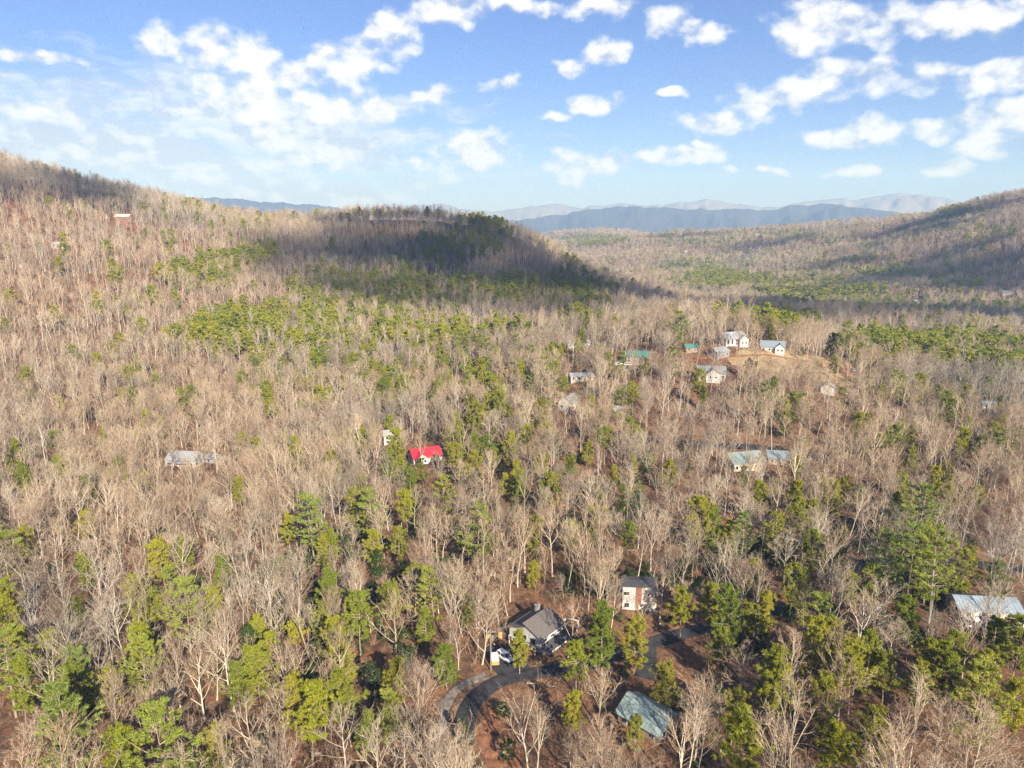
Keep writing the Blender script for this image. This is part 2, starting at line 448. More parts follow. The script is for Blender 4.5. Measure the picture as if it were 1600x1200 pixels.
M['pale_roof'] = m_plain('pale_grey_shingles', (0.36, 0.365, 0.37), 0.8, 0.15, 1.2)
M['dark_roof'] = m_plain('dark_shingles', (0.08, 0.08, 0.085), 0.9, 0.2, 2.0)
M['slate'] = m_plain('blue_grey_shingles', (0.23, 0.28, 0.31), 0.85, 0.15, 2.0)
M['brown_roof'] = m_plain('brown_shingles', (0.36, 0.22, 0.14), 0.9, 0.15, 2.0)
M['red_metal'] = m_plain('red_metal_roof', (0.55, 0.035, 0.05), 0.4, 0.08, 0.6, spec=0.5)
M['teal_metal'] = m_plain('teal_metal_roof', (0.29, 0.37, 0.345), 0.45, 0.3, 0.7, spec=0.4)
M['dull_teal'] = m_plain('dull_teal_shingles', (0.25, 0.32, 0.30), 0.8, 0.2, 0.6)
M['green_metal'] = m_plain('green_metal_roof', (0.085, 0.22, 0.17), 0.45, 0.12, 0.6, spec=0.5)
M['blue_metal'] = m_plain('pale_blue_metal_roof', (0.30, 0.36, 0.41), 0.4, 0.18, 0.35, spec=0.5)
M['orange_roof'] = m_plain('orange_shingles', (0.62, 0.27, 0.13), 0.8, 0.1)
M['concrete'] = m_plain('concrete', (0.42, 0.40, 0.37), 0.9, 0.15)
M['white_paint'] = m_plain('white_car_paint', (0.80, 0.80, 0.80), 0.25, 0.03, spec=0.6)
M['silver_paint'] = m_plain('silver_car_paint', (0.55, 0.56, 0.58), 0.3, 0.04, spec=0.6)
M['dark_paint'] = m_plain('dark_car_paint', (0.05, 0.055, 0.07), 0.3, 0.05, spec=0.6)
M['tyre'] = m_plain('rubber', (0.02, 0.02, 0.02), 0.9, 0.1)
M['rim'] = m_plain('alloy', (0.5, 0.5, 0.5), 0.35, 0.05, metal=0.8)
M['pole'] = m_plain('pole_wood', (0.30, 0.25, 0.20), 0.9, 0.15)
M['grey_metal'] = m_plain('grey_metal', (0.35, 0.36, 0.38), 0.5, 0.1, metal=0.4)
M['black'] = m_plain('black_cable', (0.02, 0.02, 0.02), 0.7, 0.05)
M['mountain_near'] = m_far_forest('shaded_mountain_forest', (0.03, 0.034, 0.036), (0.06, 0.06, 0.06), (0.10, 0.092, 0.085))  # cloud shade over these nearer ranges is put into the dark base colour
M['mountain_far'] = m_far_forest('sunlit_mountain_forest', (0.17, 0.16, 0.15), (0.24, 0.215, 0.19), (0.31, 0.27, 0.24), 0.012)  # the far range's sunlit paleness is put into its lighter base colour

# ------------------------------------------------------------------ ground sheet
azs = np.concatenate([np.arange(-180, -46, 4.0), np.arange(-46, 46.01, 0.4), np.arange(50, 180, 4.0)])
rs = np.concatenate([[0.5], np.geomspace(20, 4600, 230), np.geomspace(4900, 14300, 34)])
AA, RR = np.meshgrid(np.radians(azs), rs, indexing='ij')
GX, GY = RR * np.sin(AA), RR * np.cos(AA)
GZ = H(GX, GY)
na, nr = AA.shape
gv = np.stack([GX.ravel(), GY.ravel(), GZ.ravel()], 1)
ii, jj = np.meshgrid(np.arange(na), np.arange(nr - 1), indexing='ij')
i2 = (ii + 1) % na
gf = np.stack([ii * nr + jj, ii * nr + jj + 1, i2 * nr + jj + 1, i2 * nr + jj], -1).reshape(-1, 4)
ground = link('ground', mesh_np('ground', gv, gf, M['ground'], smooth=True))
tag(ground, 'leaf-littered red-brown forest floor over rolling hills', kind='structure')

# ------------------------------------------------------------------ far mountains
def mountain(name, label, crest, dist, half, mat, seed):
    g = np.random.default_rng(seed)
    azl = np.array([azel(p, q)[0] for p, q in crest])
    hts = np.array([zc(p, q, dist, 0) for p, q in crest])
    A = np.linspace(azl[0], azl[-1], 420)
    Hc = np.interp(A, azl, hts)
    k = np.hanning(13); k /= k.sum()
    Hc = np.convolve(np.pad(Hc, 6, mode='edge'), k, 'valid')
    for w in np.geomspace(0.35, 3.0, 8):
        Hc += np.sin(A / w * 6.28 + g.uniform(0, 6.28)) * dist * 0.00024 * w ** 0.8
    U = np.linspace(-1, 1, 90)
    AAm, UU = np.meshgrid(A, U, indexing='ij')
    ridge = np.zeros_like(AAm)
    for w in np.geomspace(2.2, 14.0, 8):
        t = AAm / w * 6.28 + g.uniform(0, 6.28) + UU * g.uniform(-4, 4) + 1.3 * np.sin(AAm / w * 2.1 + UU * 3 + g.uniform(0, 6))
        ridge += (np.abs(np.sin(t)) - 0.6) * w ** 0.75
    prof = np.cos(UU * math.pi / 2) ** 1.25
    spur = ridge * (1 - prof) * prof * 4 * 0.026
    Z = -90 + (Hc[:, None] + 90) * np.clip(prof + spur * 0.9, 0, 1.0)
    D_ = dist + UU * half
    X, Y = D_ * np.sin(np.radians(AAm)), D_ * np.cos(np.radians(AAm))
    n_, m_ = AAm.shape
    v = np.stack([X.ravel(), Y.ravel(), Z.ravel()], 1)
    ii, jj = np.meshgrid(np.arange(n_ - 1), np.arange(m_ - 1), indexing='ij')
    f = np.stack([ii * m_ + jj, ii * m_ + jj + 1, (ii + 1) * m_ + jj + 1, (ii + 1) * m_ + jj], -1).reshape(-1, 4)
    o = link(name, mesh_np(name, v, f, mat, smooth=True))
    return tag(o, label, kind='structure')
mountain('mountain_range', 'dark blue forested mountain range across the far valley',
         [(560, 345), (640, 338), (720, 340), (800, 345), (870, 336), (930, 326), (980, 322), (1050, 325), (1100, 328), (1150, 326), (1200, 329), (1240, 321), (1290, 318), (1350, 325), (1400, 332), (1470, 338), (1600, 338), (1900, 345)], 9000, 1700, M['mountain_near'], 1)
mountain('mountain_range', 'blue mountain seen through the saddle between the two near hills',
         [(150, 330), (250, 318), (310, 309), (345, 309), (390, 313), (430, 317), (480, 319), (540, 326), (620, 338)], 9000, 1700, M['mountain_near'], 2)
mountain('mountain_range', 'pale hazy mountain range on the horizon behind the dark one',
         [(560, 330), (640, 322), (690, 318), (740, 330), (790, 329), (830, 322), (870, 318), (910, 325), (970, 317), (1005, 321), (1050, 319), (1100, 311), (1150, 318), (1200, 325), (1250, 317), (1290, 310), (1335, 312), (1400, 302), (1450, 304), (1490, 314), (1560, 320), (1700, 322), (1900, 330)], 12600, 1700, M['mountain_far'], 3)

# ------------------------------------------------------------------ roads, drives, open ground
def polyline_world(pts, step=2.0):
    w = np.array([at(p, q)[:2] for p, q in pts])
    t = np.arange(len(w)); tt = np.linspace(0, len(w) - 1, 40 * len(w))
    # Catmull-Rom through the points
    out = []
    for u in tt:
        i = min(int(u), len(w) - 2); f = u - i
        p0, p1, p2, p3 = w[max(i - 1, 0)], w[i], w[i + 1], w[min(i + 2, len(w) - 1)]
        out.append(0.5 * ((2 * p1) + (p2 - p0) * f + (2 * p0 - 5 * p1 + 4 * p2 - p3) * f * f + (3 * p1 - p0 - 3 * p2 + p3) * f ** 3))
    out = np.array(out)
    s = np.concatenate([[0], np.cumsum(np.hypot(*np.diff(out, axis=0).T))])
    ns = np.arange(0, s[-1], step)
    return np.stack([np.interp(ns, s, out[:, 0]), np.interp(ns, s, out[:, 1])], 1)
ROADS = []
def road(name, label, pts, width, mat, lift=0.16, ragged=0.0):
    c = polyline_world(pts)
    t = np.gradient(c, axis=0); t /= np.hypot(t[:, 0], t[:, 1])[:, None] + 1e-9
    nrm = np.stack([-t[:, 1], t[:, 0]], 1)
    cols = 7
    vs = []
    for k in range(cols):
        off = (k / (cols - 1) - 0.5) * width
        jit = rng.normal(0, ragged, len(c)) if k in (0, cols - 1) else 0
        p = c + nrm * (off + jit)[:, None] if np.ndim(jit) else c + nrm * off
        z = H(p[:, 0], p[:, 1]) + lift
        if k in (0, cols - 1):
            z = z - 0.6 * lift - 0.05
        vs.append(np.column_stack([p, z]))
    v = np.stack(vs, 1).reshape(-1, 3)
    f = [(i * cols + k, i * cols + k + 1, (i + 1) * cols + k + 1, (i + 1) * cols + k) for i in range(len(c) - 1) for k in range(cols - 1)]
    o = link(name, mesh_np(name, v, f, mat, smooth=True))
    tag(o, label, kind='structure')
    ROADS.append((c, width))
    return o
road('road', 'dark asphalt road bending past the taupe roofed house', [(722, 1165), (727, 1125), (738, 1098), (760, 1077), (790, 1062), (830, 1053), (900, 1043), (960, 1024), (1010, 1008), (1050, 996), (1100, 982), (1160, 966), (1240, 950)], 4.6, M['asphalt'], 0.20)
road('driveway', 'asphalt parking pad beside the taupe roofed house', [(812, 1058), (795, 1040), (785, 1022), (780, 1008)], 8.0, M['asphalt'], 0.15)
road('driveway', 'grey drive running down to the teal roofed house', [(1012, 1008), (1010, 1025), (1011, 1044), (1003, 1066)], 4.6, M['asphalt'], 0.15)
road('gravel_track', 'pale gravel track beside the road bend', [(690, 1150), (694, 1110), (708, 1080), (735, 1064), (765, 1053)], 2.7, M['gravel'], 0.12, 0.35)
road('road', 'grey road behind the pale blue roofed building', [(1300, 893), (1370, 878), (1440, 876), (1540, 884), (1640, 892)], 6.0, M['asphalt'], 0.2)
road('road', 'dark road crossing the open red slope below the ridge', [(960, 676), (1010, 687), (1060, 691), (1120, 697), (1180, 700), (1240, 709), (1300, 722)], 6.0, M['asphalt'], 0.2)
road('driveway', 'pale drive leading to the green roofed house', [(1050, 588), (1030, 577), (1012, 566), (985, 568)], 4.5, M['gravel'], 0.15)
road('dirt_track', 'orange clay track across the dry grass field', [(1035, 572), (1090, 561), (1150, 558), (1230, 560), (1300, 572)], 3.2, M['clay'], 0.22, 0.3)

def patch(name, label, poly_px, mat, lift=0.1, n=26, kind='structure', shrink=1.0):
    w = np.array([at(p, q)[:2] for p, q in poly_px])
    c = w.mean(0)
    ang = np.linspace(0, 2 * math.pi, 72, endpoint=False)
    # radius of the polygon by direction
    da = np.arctan2(w[:, 1] - c[1], w[:, 0] - c[0]); rad = np.hypot(*(w - c).T)
    o_ = np.argsort(da); da, rad = da[o_], rad[o_]
    rr = np.interp(ang, np.concatenate([da - 2 * math.pi, da, da + 2 * math.pi]), np.tile(rad, 3))
    rr2 = np.interp(ang - 2 * math.pi, np.concatenate([da - 2 * math.pi, da, da + 2 * math.pi]), np.tile(rad, 3))
    rr = np.where(ang > math.pi, rr2, rr) * (1 + rng.normal(0, 0.05, len(ang))) * shrink
    vs = [(c[0], c[1], float(H(c[0], c[1])) + lift)]; f = []
    rings = 14
    for k in range(1, rings + 1):
        x = c[0] + np.cos(ang) * rr * k / rings; y = c[1] + np.sin(ang) * rr * k / rings
        z = H(x, y) + (lift if k < rings else -0.1)
        vs += list(zip(x.tolist(), y.tolist(), z.tolist()))
    m_ = len(ang)
    for j in range(m_):
        f.append((0, 1 + j, 1 + (j + 1) % m_))
        for k in range(rings - 1):
            a = 1 + k * m_
            f.append((a + j, a + m_ + j, a + m_ + (j + 1) % m_, a + (j + 1) % m_))
    o = link(name, mesh_np(name, vs, f, mat, smooth=True))
    return tag(o, label, kind=kind)
patch('bare_earth', 'red-brown bare earth strip beside the road bend', [(756, 1122), (774, 1096), (790, 1090), (800, 1115), (812, 1180), (806, 1230), (778, 1225), (758, 1170)], M['clay'])
patch('field', 'tan dry grass field on the house ridge', [(1135, 566), (1200, 551), (1290, 560), (1345, 578), (1260, 588), (1160, 582)], M['drygrass'])

# ------------------------------------------------------------------ houses
KEEP = []          # (px, py, rx, ry, distance): places the photograph leaves open to view
FOOT = []          # (x, y, radius): nothing grows here
LAND = {}          # landmarks that tree labels refer to
def xprism(mb, prof, x0, x1):
    """polygon in y-z extruded along x"""
    n = len(prof)
    pts = [(x0, y, z) for y, z in prof] + [(x1, y, z) for y, z in prof]
    fs = [tuple(range(n)), tuple(range(2 * n - 1, n - 1, -1))] + [(i, i + n, (i + 1) % n + n, (i + 1) % n) for i in range(n)]
    return mb.poly(pts, fs)
def gable_roof(mb, x0, x1, y0, y1, hw, rise, over=0.5, t=0.18):
    ym = (y0 + y1) / 2; s = rise / ((y1 - y0) / 2)
    lo = hw - over * s
    prof = [(y0 - over, lo + 0.02), (ym, hw + rise + 0.02), (y1 + over, lo + 0.02), (y1 + over, lo + t + 0.02), (ym, hw + rise + t + 0.05), (y0 - over, lo + t + 0.02)]
    return xprism(mb, prof, x0 - over, x1 + over)
def front_wing(parent, xc, w, y0, y1, hw, rise, wall, roof, trim):
    """a gabled wing whose gable looks along -y"""
    mb = MB(); mb.prism([(xc - w / 2, -2.5), (xc + w / 2, -2.5), (xc + w / 2, hw), (xc, hw + rise), (xc - w / 2, hw)], y0, y1)
    wg = mb.build('front_gable', wall, parent)
    o = 0.4; s = rise / (w / 2); t = 0.18; lo = hw - o * s
    mb = MB(); mb.prism([(xc - w / 2 - o, lo + .02), (xc, hw + rise + .02), (xc + w / 2 + o, lo + .02), (xc + w / 2 + o, lo + t + .02), (xc, hw + rise + t + .06), (xc - w / 2 - o, lo + t + .02)], y0 - o, y1)
    mb.build('gable_roof', roof, parent)
    return wg
def window(parent, face, L, W, u, z, w=1.1, h=1.3, frame=None, name='window'):
    e = 0.05
    def bx(e0, e1, hw_, z0, z1):
        mb = MB()
        if face == 'front': mb.box(u - hw_, u + hw_, -W / 2 - e1, -W / 2 - e0, z0, z1)
        elif face == 'back': mb.box(u - hw_, u + hw_, W / 2 + e0, W / 2 + e1, z0, z1)
        elif face == 'left': mb.box(-L / 2 - e1, -L / 2 - e0, u - hw_, u + hw_, z0, z1)
        else: mb.box(L / 2 + e0, L / 2 + e1, u - hw_, u + hw_, z0, z1)
        return mb
    f = bx(-0.05, e, w / 2 + 0.1, z - h / 2 - 0.1, z + h / 2 + 0.1).build(name, frame or M['trim'], parent)
    bx(e - 0.02, e + 0.03, w / 2, z - h / 2, z + h / 2).build('pane' if name == 'window' else 'panel', M['glass'] if name == 'window' else M['wood'], f)
    return f
def seams(parent, L, W, hw, rise, over, mat, step=0.9):
    """standing seams on both slopes of a metal roof, one raised rib mesh per slope"""
    s = rise / (W / 2); n = int((L + 2 * over) / step)
    for sg in (-1, 1):
        for k in range(n + 1):
            x = -L / 2 - over + k * (L + 2 * over) / n
            mb = MB()
            y0, y1 = sg * (W / 2 + over), sg * 0.1
            z0, z1 = hw - over * s + 0.2, hw + rise + 0.2 - 0.1 * s
            mb.poly([(x - .03, y0, z0), (x + .03, y0, z0), (x + .03, y1, z1), (x - .03, y1, z1), (x - .03, y0, z0 + .07), (x + .03, y0, z0 + .07), (x + .03, y1, z1 + .07), (x - .03, y1, z1 + .07)],
                    [(0, 3, 2, 1), (4, 5, 6, 7), (0, 1, 5, 4), (1, 2, 6, 5), (2, 3, 7, 6), (3, 0, 4, 7)])
            mb.build('standing_seam', mat, parent)
def reserve(px, py, rx, ry, x, y, rad, keep=True):
    FOOT.append((x, y, rad))
    if keep:
        KEEP.append((px, py, rx, ry, math.hypot(x, y)))
def house(px, py, label, L, W, hw, rise, rz, wall, roof, name='house', cat='house', wins=True, chimney=None, wing=None, porch=None,
          metal=False, over=0.5, rx=None, ry=None, detail=True, land=None, group=None):
    x, y, z = at(px, py)
    t = thing(name, label, cat, (x, y, z), R(rz), group)
    mb = MB(); xprism(mb, [(-W / 2, -2.5), (W / 2, -2.5), (W / 2, hw), (0, hw + rise), (-W / 2, hw)], -L / 2, L / 2)
    mb.build('wall', wall, t)
    mb = MB(); gable_roof(mb, -L / 2, L / 2, -W / 2, W / 2, hw, rise, over)
    ro = mb.build('roof', roof, t)
    if metal:
        seams(ro, L, W, hw, rise, over, roof)
    if wins:
        zs = [1.5] if hw < 4.2 else [1.5, hw - 1.3]
        for zz in zs:
            n = max(2, int(L / 3.0))
            for k in range(n):
                u = -L / 2 + (k + 0.5) * L / n
                if zz == 1.5 and k == n // 2 and detail:
                    window(t, 'front', L, W, u, 1.05, 0.95, 2.0, name='door')
                    continue
                window(t, 'front', L, W, u, zz)
                if detail and k % 2 == 0: window(t, 'back', L, W, u, zz)
            for fc in ('left', 'right'):
                m_ = max(1, int(W / 3.6))
                for k in range(m_):
                    window(t, fc, L, W, -W / 2 + (k + 0.5) * W / m_, zz)
    if chimney:
        cx_, cyy, ch = chimney
        mb = MB(); mb.box(cx_ - .4, cx_ + .4, cyy - .4, cyy + .4, hw - .3, hw + rise + ch); mb.box(cx_ - .5, cx_ + .5, cyy - .5, cyy + .5, hw + rise + ch, hw + rise + ch + .15)
        mb.build('chimney', M['brick'], t)
    if wing:
        xc, w, dep, whw, wrise = wing
        wg = front_wing(t, xc, w, -W / 2 - dep, 0.0, whw, wrise, wall, roof, M['trim'])
        for du in (-w / 5, w / 5):
            mb = MB(); mb.box(xc + du - .6, xc + du + .6, -W / 2 - dep - .06, -W / 2 - dep + .02, 0.9, 2.2)
            f = mb.build('window', M['trim'], t)
            mb = MB(); mb.box(xc + du - .5, xc + du + .5, -W / 2 - dep - .09, -W / 2 - dep - .05, 1.0, 2.1); mb.build('pane', M['glass'], f)
    if porch:
        pw, pd, ph = porch
        mb = MB(); mb.poly([(-pw / 2, -W / 2 - pd, ph - .35), (pw / 2, -W / 2 - pd, ph - .35), (pw / 2, -W / 2 + .02, ph), (-pw / 2, -W / 2 + .02, ph),
                            (-pw / 2, -W / 2 - pd, ph - .2), (pw / 2, -W / 2 - pd, ph - .2), (pw / 2, -W / 2 + .02, ph + .15), (-pw / 2, -W / 2 + .02, ph + .15)],
                           [(0, 3, 2, 1), (4, 5, 6, 7), (0, 1, 5, 4), (1, 2, 6, 5), (2, 3, 7, 6), (3, 0, 4, 7)])
        mb.build('porch_roof', roof, t)
        mb = MB(); mb.box(-pw / 2, pw / 2, -W / 2 - pd, -W / 2 - .01, -2.0, 0.15); mb.build('porch_floor', M['wood'], t)
        for k in range(4):
            u = -pw / 2 + .15 + k * (pw - .3) / 3
            mb = MB(); mb.box(u - .08, u + .08, -W / 2 - pd + .05, -W / 2 - pd + .21, 0.15, ph - .25); mb.build('porch_post', M['trim'], t)
    sc = FPX / math.hypot(x, y, CAM_H - z)
    reserve(px, py - (hw + rise) * 0.5 * sc, rx or (L * 0.5 * sc + 2), ry or ((hw + rise) * 0.6 * sc + 2), x, y, max(L, W) * 0.5 + 2.2)
    if land:
        LAND[land] = (px, py)
    return t

# the taupe roofed house by the road: two roof planes, the sunward one stepped up above the other
def main_house():
    x, y, z = at(838, 997); z -= 1.2
    t = thing('house', 'white two storey house with stepped taupe shingle roof above the road bend', 'house', (x, y, z), R(50))
    L, W = 9.4, 10.0
    # high half (front, -y) and low half (back, +y); ridge along x
    mb = MB(); xprism(mb, [(-W / 2, -3), (W / 2, -3), (W / 2, 4.6), (0.0, 6.3), (0.0, 7.3), (-W / 2, 5.2)], -L / 2, L / 2)
    mb.build('wall', M['white'], t)
    mb = MB(); xprism(mb, [(-W / 2 - .6, 4.98), (.35, 7.47), (.35, 7.67), (-W / 2 - .6, 5.18)], -L / 2 - .5, L / 2 + .5)
    mb.build('roof', M['taupe'], t)
    mb = MB(); xprism(mb, [(.03, 6.32), (W / 2 + .6, 4.42), (W / 2 + .6, 4.62), (.03, 6.52)], -L / 2 - .5, L / 2 + .5)
    mb.build('roof', M['taupe'], t)
    mb = MB(); mb.box(-L / 2 - .52, L / 2 + .52, -W / 2 - .66, -W / 2 - .6, 4.9, 5.2); mb.build('fascia', M['trim'], t)
    # lower porch roof along the front with deck below
    mb = MB(); mb.poly([(-L / 2 + .2, -W / 2 - 2.6, 2.35), (L / 2, -W / 2 - 2.6, 2.35), (L / 2, -W / 2 - .01, 3.1), (-L / 2 + .2, -W / 2 - .01, 3.1),
                        (-L / 2 + .2, -W / 2 - 2.6, 2.5), (L / 2, -W / 2 - 2.6, 2.5), (L / 2, -W / 2 - .01, 3.25), (-L / 2 + .2, -W / 2 - .01, 3.25)],
                       [(0, 3, 2, 1), (4, 5, 6, 7), (0, 1, 5, 4), (1, 2, 6, 5), (2, 3, 7, 6), (3, 0, 4, 7)])
    mb.build('porch_roof', M['dark_roof'], t)
    mb = MB(); mb.box(-L / 2 + .3, L / 2 - .1, -W / 2 - 2.4, -W / 2 - .02, -2.5, 2.3); mb.build('lower_storey', M['white'], t)
    for k in range(3):
        mb = MB(); u = -L / 2 + 1.8 + k * 2.9
        mb.box(u - .7, u + .7, -W / 2 - 2.47, -W / 2 - 2.38, 0.5, 1.8); f = mb.build('window', M['trim'], t)
        mb = MB(); mb.box(u - .58, u + .58, -W / 2 - 2.5, -W / 2 - 2.45, 0.6, 1.7); mb.build('pane', M['glass'], f)
    for k in range(3):
        window(t, 'front', L, W, -3.0 + 3.0 * k, 4.1, 1.2, 0.9)
    for u, zz in ((-2.6, 3.6), (0.2, 3.6), (2.8, 3.2), (-2.6, 1.2), (1.8, 1.2)):
        window(t, 'left', L, W, u, zz, 1.6 if zz > 3 else 1.0, 1.4)
    window(t, 'left', L, W, 0.0, 1.0, 0.95, 2.0, name='door')
    for u in (-2.4, 1.6):
        window(t, 'right', L, W, u, 3.4, 1.1, 1.3)
    # balcony on the shaded gable end
    mb = MB(); mb.box(-L / 2 - 1.6, -L / 2 - .02, -W / 2 + .4, W / 2 - 1.0, 2.2, 2.4); bal = mb.build('balcony', M['wood'], t)
    for k in range(9):
        u = -W / 2 + .5 + k * (W - 1.6) / 8
        mb = MB(); mb.box(-L / 2 - 1.58, -L / 2 - 1.5, u - .05, u + .05, 2.4, 3.35); mb.build('baluster', M['trim'], bal)
    mb = MB(); mb.box(-L / 2 - 1.6, -L / 2 - 1.48, -W / 2 + .4, W / 2 - 1.0, 3.35, 3.45); mb.build('rail', M['trim'], bal)
    for u in (-W / 2 + .6, W / 2 - 1.2):
        mb = MB(); mb.box(-L / 2 - 1.55, -L / 2 - 1.4, u - .08, u + .08, -2.5, 2.2); mb.build('post', M['trim'], t)
    mb = MB(); mb.box(L / 2 - 1.6, L / 2 - .6, 2.0, 3.0, 4.0, 7.9); mb.box(L / 2 - 1.7, L / 2 - .5, 1.9, 3.1, 7.9, 8.1); c = mb.build('chimney', M['concrete'], t)
    mb = MB(); mb.tube((L / 2 - 1.1, 2.5, 8.1), (L / 2 - 1.1, 2.5, 8.9), .28, .24); mb.build('flue', M['brick'], c)
    reserve(836, 975, 52, 40, x, y, 8.2)
    LAND['stepped taupe roof'] = (836, 975)
    KEEP.append((836, 972, 46, 30, math.hypot(x, y)))
main_house()

def white_block_house():
    x, y, z = at(997, 947)
    L, W, hw = 9.2, 5.0, 7.0
    t = thing('house', 'tall white house with brown centre strip and dark roof among bare trunks', 'house', (x, y, z), R(-4))
    mb = MB(); xprism(mb, [(-W / 2, -2.5), (W / 2, -2.5), (W / 2, hw), (-W / 2, hw)], -L / 2, L / 2); mb.build('wall', M['white'], t)
    mb = MB(); mb.box(-1.1, .55, -W / 2 - .05, -W / 2 + .02, 1.6, hw - .02); mb.build('centre_strip', M['brick'], t)
    mb = MB(); mb.box(-1.0, .45, -W / 2 - .35, -W / 2 - .06, 3.1, 3.3); mb.build('ledge', M['wood'], t)
    mb = MB(); xprism(mb, [(-W / 2 - .4, hw + .02), (W / 2 + .4, hw + .02), (W / 2 + .4, hw + .3), (0, hw + .6), (-W / 2 - .4, hw + .3)], -L / 2 - .3, L / 2 + .3); mb.build('roof', M['dark_roof'], t)
    for u, zz, w, h in ((-3.6, 5.0, 1.5, 1.0), (2.0, 4.9, 1.5, .8), (3.9, 4.6, 1.2, 1.3), (-3.4, 1.5, 1.3, 1.2), (2.6, 1.5, 1.3, 1.2)):
        window(t, 'front', L, W, u, zz, w, h)
    window(t, 'front', L, W, -.6, 1.0, .9, 2.0, name='door')
    for u in (-2, 2):
        window(t, 'right', L, W, u, 4.8); window(t, 'left', L, W, u, 4.8)
    mb = MB(); mb.box(-L / 2 - 4.2, -L / 2 - .02, -W / 2 + .6, W / 2, -2.5, 4.6); an = mb.build('annex', M['wood'], t)
    mb = MB(); mb.box(-L / 2 - 4.5, -L / 2 - .03, -W / 2 + .3, W / 2 + .3, 4.62, 4.9); mb.build('annex_roof', M['dark_roof'], t)
    mb = MB(); mb.box(-L / 2 - 2.9, -L / 2 - 1.6, -W / 2 + .53, -W / 2 + .62, 2.2, 3.5); mb.build('window', M['glass'], t)
    reserve(995, 930, 22, 16, x, y, 7.0)
    LAND['tall white house with brown strip'] = (997, 935)
white_block_house()

house(1013, 1132, 'low house under a weathered teal metal roof near the drive end', 10.0, 8.0, 2.6, 2.2, -44, M['tan'], M['teal_metal'], metal=True, over=.6, rx=14, ry=10, land='teal metal roof')
house(1534, 956, 'long building under a pale blue metal roof among pines', 14.5, 8.0, 2.5, 1.8, -5, M['cream'], M['blue_metal'], name='building', cat='building', metal=True, over=.7, rx=26, ry=14, land='pale blue metal roof')
house(664, 718, 'white house with bright red metal roof and front gable', 13.0, 9.0, 2.6, 2.9, 24, M['white'], M['red_metal'], metal=True, wing=(-3.0, 5.6, 2.2, 2.6, 2.3), rx=24, ry=12, land='red metal roof')
house(292, 724, 'pale grey roofed white house alone in the beige woods', 15.0, 11.0, 3.6, 2.6, -8, M['white'], M['pale_roof'], porch=(11, 2.6, 3.0), rx=32, ry=20, land='pale grey roofed white house')
house(338, 722, 'small pale shed beside the grey roofed white house', 7.0, 6.0, 2.6, 1.6, -20, M['white'], M['pale_roof'], name='shed', cat='shed', rx=14, ry=9)
house(611, 692, 'narrow white cottage uphill of the red metal roof', 6.5, 6.0, 4.6, 1.8, 8, M['white'], M['pale_roof'], name='cottage', cat='house', rx=12, ry=16)
house(889, 637, 'white gabled house with its lit end wall facing the slope', 9.5, 8.0, 3.8, 2.6, 62, M['white'], M['slate'], rx=20, ry=14, land='white gabled house on the slope')
house(908, 593, 'pale low house with cream roof among thin trees', 13.0, 7.0, 2.6, 1.3, 4, M['cream'], M['pale_roof'], rx=19, ry=7)
house(968, 645, 'small pale roofed shed on the open slope', 6.5, 5.0, 2.2, 1.2, 0, M['tan'], M['pale_roof'], name='shed', cat='shed', rx=12, ry=6)
house(903, 541, 'white low house half hidden at the edge of the ridge woods', 15.0, 7.0, 2.8, 1.4, 6, M['white'], M['grey_roof'], rx=20, ry=7)
house(998, 566, 'tan house with dark green metal roof on the ridge', 13.0, 9.5, 4.4, 2.4, -22, M['tan'], M['green_metal'], metal=True, chimney=(3, 1.5, .8), rx=22, ry=14, land='green metal roof on the ridge')
house(1078, 549, 'small shed with vivid teal green roof on the ridge', 7.5, 6.0, 2.6, 1.6, 10, M['tan'], M['green_metal'], name='shed', cat='shed', rx=13, ry=6)
house(1122, 556, 'grey metal barn next to the dry grass field', 10.0, 8.0, 3.2, 2.0, 30, M['grey_metal'], M['grey_roof'], name='barn', cat='barn', rx=16, ry=8)
house(1143, 537, 'large white house with pale grey roof at the ridge top', 15.0, 10.0, 4.2, 3.2, 18, M['white'], M['pale_roof'], wing=(4.0, 6.0, 2.5, 3.8, 2.4), chimney=(-5, 0, 1.0), rx=24, ry=16, land='large white ridge top house')
house(1206, 548, 'white house with grey green roof above the dry grass field', 14.0, 9.0, 3.2, 3.0, -16, M['white'], M['slate'], wing=(4.2, 5.5, 2.4, 3.2, 2.2), chimney=(0, 0.5, .9), rx=22, ry=13)
house(1110, 590, 'house with blue grey roof and white front gable below the field', 15.0, 9.5, 3.4, 3.0, -8, M['white'], M['slate'], wing=(0.5, 7.5, 2.6, 3.4, 2.8), rx=24, ry=14, land='blue grey roof with white gable')
house(1306, 579, 'brick house with brown roof at the end of the field', 16.0, 9.0, 2.9, 2.2, -14, M['brick'], M['brown_roof'], rx=22, ry=9, land='brown roofed brick house')
house(1292, 613, 'small white gabled house below the brown roofed one', 8.0, 7.0, 3.6, 1.8, 70, M['white'], M['grey_roof'], rx=13, ry=10)
house(1543, 637, 'little white shed with dark windows in reddish woods', 8.0, 5.0, 2.7, 1.0, -4, M['white'], M['slate'], name='shed', cat='shed', rx=14, ry=7, land='little white shed in reddish woods')
house(1160, 728, 'wide house with weathered teal grey roof below the dark road', 15.0, 11.0, 3.2, 3.0, 14, M['cream'], M['dull_teal'], rx=18, ry=10, land='teal grey roof below the dark road')
house(1216, 722, 'dark blue grey roofed annex beside the teal grey roof', 10.0, 8.0, 2.8, 2.2, -10, M['tan'], M['slate'], rx=20, ry=11)
house(194, 345, 'long cabin with cream roof high on the left hillside', 17.0, 9.0, 4.4, 2.6, -6, M['brick'], M['cream'], rx=17, ry=8)
house(92, 387, 'white hillside house with pale roof on an orange clay bank', 10.0, 7.0, 2.8, 2.4, 16, M['white'], M['pale_roof'], rx=8, ry=6)
